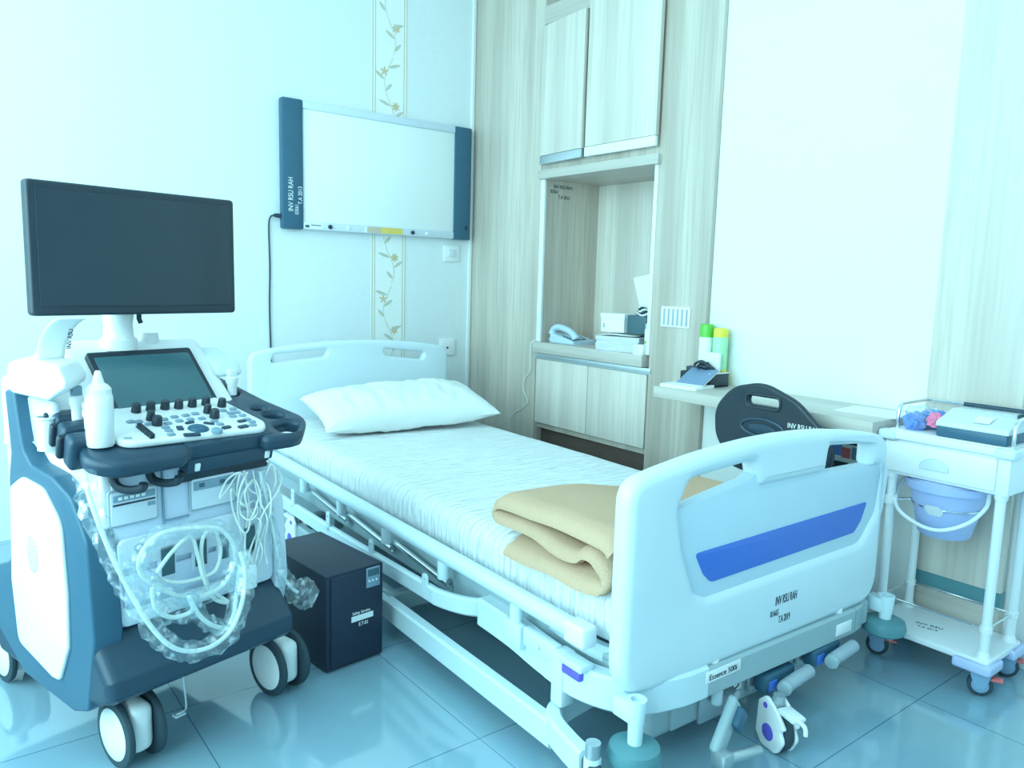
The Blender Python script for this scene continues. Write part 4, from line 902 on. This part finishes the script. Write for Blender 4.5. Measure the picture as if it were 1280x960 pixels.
# backrest disc: plane facing the room, leaning a little
CX = Matrix.Translation((-.075, 0, .655)) @ Matrix.Rotation(rad(-4), 4, 'Y')
disc = rpoly([(-.06, -.16, .08), (.12, -.15, .08), (.195, -.07, .10), (.198, .03, .1), (.13, .105, .12), (.02, .132, .14), (-.10, .088, .16), (-.20, .0, .10), (-.225, -.07, .08), (-.17, -.15, .08)], 8)
slot = rpoly([(-.038, .058, .012), (.066, .058, .012), (.066, .084, .012), (-.038, .084, .012)], 6)
bkr = obj('backrest', MB().plate(disc, .022, .009, (slot,), 'yz', 0, Mx=CX, res=3), 'black', ch)
obj('slot_rim', MB().tube([CX @ Vector((-.011, p[0], p[1])) for p in rpoly([(-.046, .050, .018), (.074, .050, .018), (.074, .092, .018), (-.046, .092, .018)], 6)], .004, 8, closed=True), 'black', bkr)
obj('mount_recess', MB().tube([CX @ Vector((-.010, p[0], p[1])) for p in ell(.015, -.012, .075, .028, 30)], .006, 8, closed=True).plate(ell(.015, -.014, .05, .016), .012, .004, (), 'yz', -.010, Mx=CX), 'cart_dark', bkr)
obj('marking', MB().text('INV RSU RAH', .022, CX @ Vector((-.0118, -.072, .006)), (0, -1, 0), (0, 0, 1), sx=.8).text('03567', .020, CX @ Vector((-.0118, -.056, -.018)), (0, -1, 0), (0, 0, 1), sx=.9), 'white_ink', bkr)
obj('seat', MB().lathe([(0, .455), (.15, .455), (.165, .462), (.168, .48), (.155, .492), (0, .49)], (.112, .075, .028), 36), 'black', ch)
obj('stem', MB().tube(spline([(-.055, .0, .60), (-.05, .0, .53), (-.02, .0, .45), (.05, .02, .44)], 5), .014, 10).cyl((.115, .03, .07), (.115, .03, .456), .02), 'steel', ch)
fb_ = MB()
for i in range(5):
    a = 2*PI*i/5+.3; fb_.cyl((.115, .03, .075), (.115+.15*cos(a), .03+.15*sin(a), .055), .014, .010)
fo_ = obj('star_base', fb_, 'black', ch)
for i in range(5):
    a = 2*PI*i/5+.3; x, y = .115+.15*cos(a), .03+.15*sin(a)
    obj('castor', MB().cyl((x-.012*sin(a), y+.012*cos(a), .022), (x+.012*sin(a), y-.012*cos(a), .022), .022).cyl((x, y, .03), (x, y, .06), .007), 'tread', fo_)

# ================================================================== THINGS ON THE COUNTER
zc = .776
ph = thing('telephone', 'grey corded desk telephone at the left of the niche counter', 'telephone', loc=(.095, -.745, zc), rz=rad(-90))
# local: x towards -Y (right in view), y towards the wall
pb_ = obj('base', MB().plate(rpoly([(-.085, 0, 0), (.085, 0, 0), (.085, .018, .006), (-.085, .050, .01)], 3), .15, .006, (), 'xz', 0).tf(Matrix.Rotation(PI/2*0, 4, 'Z')), 'phone', ph)
bsl = math.atan2(-.032, .17)
PX = Matrix.Translation((0, 0, .034)) @ Matrix.Rotation(-bsl, 4, 'Y')
obj('keypad', MB().box(-.005, .065, -.06, .03, 0, .004, .002, Mx=PX), 'teal', pb_)
for i in range(3):
    for j in range(4): obj('key', MB().box(.0+.018*j, .011+.018*j, -.05+.022*i, -.036+.022*i, .003, .007, .001, Mx=PX), 'white2', pb_)
obj('handset', MB().tube(spline([(-.088, -.05, .046), (-.080, -.052, .066), (-.04, -.055, .078), (.03, -.055, .066), (.070, -.052, .044), (.080, -.05, .028)], 6), .0155, 12, rf=lambda t, a, p: 1.0+.5*(abs(t-.5)*2)**4).tf(Matrix.Translation((0, .0, .0))), 'phone', ph)
obj('handset_cord', MB().tube([(-.075-.04*t/60, -.045-.01*sin(t*.05)+.006*cos(t*1.1), .012+.006*sin(t*1.1)+.04*(1-t/60)**2) for t in range(61)], .0022, 6), 'phone', ph)
pc = MB().tube(spline([(.02, -.60, zc+.004), (-.012, -.588, zc+.004), (-.028, -.578, zc-.01), (-.026, -.572, .70), (-.02, -.565, .63), (-.008, -.515, .585), (-.006, -.50, .53), (-.008, -.54, .47), (-.008, -.50, .43), (-.006, -.44, .40), (-.006, -.40, .36)], 8), .0022, 6)
pc.tf(Matrix.Rotation(rad(90), 4, 'Z') @ Matrix.Translation((-.095, .745, -zc))); obj('telephone_cord', pc, 'cable', ph, 'thin white cord')
labels = ('lowest lavender booklet of the stack beside the telephone', 'second lavender booklet from the bottom of the niche stack', 'third lavender booklet from the bottom of the niche stack', 'topmost lavender booklet of the niche stack, cover askew')
for i in range(4):
    m_ = MB().box(-.105, .105, 0, .21, 0, .0145, .001, 0).box(-.107, .107, -.002, .21, .0135, .0155, .0006, 1)
    o = obj('booklet', m_, ['paper_lav', 'paper']); o.location = (-.002, -1.140, zc+.0158*i); o.rotation_euler = (0, 0, rad(-74+(0, 2, -2, 3)[i]))
    tag(o, labels[i], 'booklet', 'booklets stacked in the niche')
sh = MB().grid(lambda u, v: Vector((-.10+.20*u, .20*v, .004*sin(u*5)+.010*u*u)), 10, 6)
o = obj('loose_sheet', sh, 'paper'); o.location = (.0, -1.135, zc+.066); o.rotation_euler = (0, 0, rad(-70)); tag(o, 'loose white sheet curling on the booklet stack', 'paper')
so = o.modifiers.new('t', 'SOLIDIFY'); so.thickness = .001
zb = zc+.0785
bx_ = thing('paper_box', 'white lidded box standing on the booklet stack', 'box', loc=(.10, -1.055, zb), rz=rad(-84))
obj('box_body', MB().box(-.07, .062, -.05, .05, 0, .068, .002), 'paper', bx_)
obj('lid', MB().box(-.073, .065, -.053, .053, .060, .084, .003), 'white', bx_)
obj('handle_hole', MB().box(-.058, -.048, -.0515, -.049, .018, .038, .002), 'grey', bx_)
o = obj('card_box', MB().box(-.045, .05, -.055, .055, 0, .078, .002).box(-.046, -.040, -.056, .056, 0, .079, .001), 'teal'); o.location = (.12, -1.178, zb); o.rotation_euler = (0, 0, rad(-80)); tag(o, 'dark teal box right of the white lidded box', 'box')
cc = MB()
for i in range(5): cc.tube([(.030*cos(a*PI/10)*(1-.06*i), .034*sin(a*PI/10)*(1-.05*i), .006+.008*i+.006*sin(a+i)) for a in range(20)], .005, 8, closed=True, mat=0 if i % 2 else 1)
o = obj('cable_coil', cc, ['ink', 'white']); o.location = (.12, -1.185, zb+.080); tag(o, 'black and white cable coil on the teal box', 'cable')
fl = thing('paper_folder', 'white folder leaning in the right corner of niche', 'folder', loc=(.17, -1.225, zc))
LX = Matrix.Rotation(rad(-2), 4, 'X')
obj('cover', MB().plate([(.0, 0), (-.07, 0), (.10, .335), (-.06, .365), (-.085, .365)] and [(-.055, .0), (.075, .0), (.195, .322), (.05, .350)], .004, .001, (), 'yz', .03), 'paper', fl)
obj('sheet', MB().plate([(-.060, .0), (.03, .0), (.085, .305), (-.03, .335)], .003, .001, (), 'yz', .018), 'paper', fl)
obj('red_print', MB().plate([(.055, .298), (.085, .290), (.088, .305), (.058, .313)], .001, 0, (), 'yz', .0155), 'red', fl)
bt = thing('green_bottle', 'small green and white bottle at the niche right edge', 'bottle', loc=(.03, -1.292, zc+.042))
obj('body', MB().lathe([(0, 0), (.014, 0), (.015, .004), (.015, .062), (.012, .068), (0, .068)], (0, 0, 0), 20), 'paper', bt)
obj('cap', MB().lathe([(.013, .066), (.013, .088), (0, .09)], (0, 0, 0), 20), 'lime', bt)
obj('band', MB().lathe([(.0153, .004), (.0153, .016)], (0, 0, 0), 20), 'green', bt)
o = obj('small_box', MB().box(-.03, .03, -.028, .028, 0, .041, .001, 0).tube([(-.0305, .006+.010*cos(a*PI/8), .02+.010*sin(a*PI/8)) for a in range(16)], .002, 6, closed=True, mat=1), ['paper', 'pale2']); o.location = (.012, -1.281, zc); tag(o, 'small white carton with a ring mark under the green bottle', 'box')

# ================================================================== THINGS ON THE DESK
zd = .70
o = obj('paper_pad', MB().box(-.065, .065, -.075, .075, 0, .012, .001), 'paper'); o.location = (-.196, -1.700, zd); o.rotation_euler = (0, 0, rad(8)); tag(o, 'flat white paper pad at the left end of the desk', 'paper pad')
o = obj('booklet', MB().box(-.055, .055, -.055, .055, 0, .006, .001, 0).box(-.056, .056, -.056, .056, .005, .0075, .0006, 1), ['paper', 'blueslate'])
o.matrix_world = Matrix.Translation((-.165, -1.722, zd+.036)) @ Matrix.Rotation(rad(8), 4, 'Z') @ Matrix.Rotation(rad(-25), 4, 'Y'); tag(o, 'slate blue booklet propped against the black box on desk', 'booklet')
bxk = thing('storage_box', 'open black box holding cables and a card on desk', 'box', loc=(-.090, -1.705, zd))
obj('tray', MB().box(-.052, .062, -.052, .085, 0, .006, .002).box(-.052, -.047, -.052, .085, 0, .052, .002).box(.057, .062, -.052, .085, 0, .052, .002).box(-.052, .062, -.052, -.047, 0, .052, .002).box(-.052, .062, .080, .085, 0, .052, .002), 'black', bxk)
obj('rim', MB().box(-.053, .063, -.054, -.046, .050, .054, .001), 'white2', bxk)
o = obj('card_box', MB().box(-.006, .006, -.047, .047, 0, .118, .001), 'white'); o.location = (-.062, -1.692, zd+.0065); tag(o, 'upright blank white card in the black desk box', 'card')
def spray(nm, lab, x, y, r, h, caph, capm, bodym, band):
    s_ = thing(nm, lab, 'spray can', loc=(x, y, zd))
    obj('can', MB().lathe([(0, 0), (r, 0), (r, .004), (r, h-caph), (r*.9, h-caph+.006), (0, h-caph+.006)], (0, 0, 0), 28), bodym, s_)
    obj('cap', MB().lathe([(r*.98, h-caph+.002), (r*.99, h-.012), (r*.92, h-.003), (r*.8, h), (0, h)], (0, 0, 0), 28), capm, s_)
    if band: obj('band', MB().lathe([(r*1.01, .015), (r*1.01, .06)], (0, 0, 0), 28), band, s_)
spray('spray_can', 'white spray can with a bright green cap by wood panel', -.030, -1.646, .027, .228, .052, 'green', 'paper', None)
spray('spray_can', 'yellow capped spray can with green and yellow print', -.026, -1.708, .028, .216, .035, 'yellow', 'lime', 'yellow')
cc = MB()
for i in range(7):
    cx_, cy_ = random.uniform(-.012, .012), random.uniform(-.03, .03)
    cc.tube([(cx_+.022*cos(a*PI/8+i), cy_+.026*sin(a*PI/8+i), .012+.007*i+.007*sin(a*.9+i*2)) for a in range(16)], .0045, 8, closed=True)
o = obj('cable_bundle', cc, 'black'); o.location = (-.100, -1.692, zd+.030); tag(o, 'tangle of black cables spilling from desk box', 'cable')
o = obj('adapter', MB().box(-.018, .018, -.024, .024, 0, .030, .004), 'cart_dark'); o.location = (-.10, -1.650, zd+.040); o.rotation_euler = (0, 0, .2); tag(o, 'small dark power adapter left of the cable tangle', 'adapter')
sh = MB().box(-.10, .06, -.10, .085, 0, .0012, 0)
o = obj('loose_sheet', sh, 'paper'); o.location = (-.08, -2.345, zd+.0002); o.rotation_euler = (0, 0, rad(6)); tag(o, 'white paper sheet lying flat on desk beside the trolley', 'paper')

lf = MB().box(.006, .0203, -2.31, -2.14, .44, .585, .001, 0)
for y0, y1, z0, z1, m_ in ((-2.205, -2.145, .52, .57, 1), (-2.235, -2.205, .515, .55, 2), (-2.30, -2.24, .515, .555, 3), (-2.23, -2.18, .46, .50, 4), (-2.175, -2.145, .455, .51, 1), (-2.30, -2.215, .562, .58, 4)):
    lf.box(.0045, .0062, y0, y1, z0, z1, 0, m_)
tag(obj('leaflet', lf, ['paper', 'bluewrap', 'red', 'blueslate', 'cart_dark']), 'leaflet with small colour pictures fixed to wall under the desk', 'leaflet')

# ================================================================== LIGHT
def area(name, loc, rot, sx, sy, power, col):
    l = bpy.data.lights.new(name, 'AREA'); l.shape = 'RECTANGLE'; l.size = sx; l.size_y = sy; l.energy = power; l.color = col
    o = bpy.data.objects.new(name, l); C.objects.link(o); o.location = loc; o.rotation_euler = rot; return o
area('window_area_light', (XL+.02, -2.17, 1.55), (0, rad(-90), 0), 2.0, 3.4, 120, (.525, .94, 1.0))
area('window_area_light', (-1.8, YF+.02, 1.6), (rad(90), 0, 0), 2.6, 1.6, 5, (.42, .80, 1.0))  # weak fill from the window added behind the camera
for x, y in ((-1.9, -1.6), (-1.9, -3.6)):  # unseen glowing panels added under the ceiling as soft fill
    lp = thing('fill_panel', 'added unseen square fill panel above the %s' % ('bed foot' if y > -2 else 'camera side'), 'fill light', loc=(x, y, ZC))
    obj('frame', MB().box(-.31, .31, -.31, .31, -.03, 0, .004), 'white', lp)
    obj('diffuser', MB().box(-.29, .29, -.29, .29, -.034, -.028, .001), 'fill_glow', lp)
wd = bpy.data.worlds.new('sky'); bpy.context.scene.world = wd; wd.use_nodes = True
bg = wd.node_tree.nodes['Background']; bg.inputs[0].default_value = (.45, .85, 1, 1); bg.inputs[1].default_value = .5
sc = bpy.context.scene
sc.view_settings.view_transform = 'Standard'; sc.view_settings.look = 'None'; sc.view_settings.gamma = 1
sc.view_settings.exposure = 0.22; sc.view_settings.use_curve_mapping = False
sc.cycles.max_bounces = 10; sc.cycles.diffuse_bounces = 5; sc.cycles.transparent_max_bounces = 16
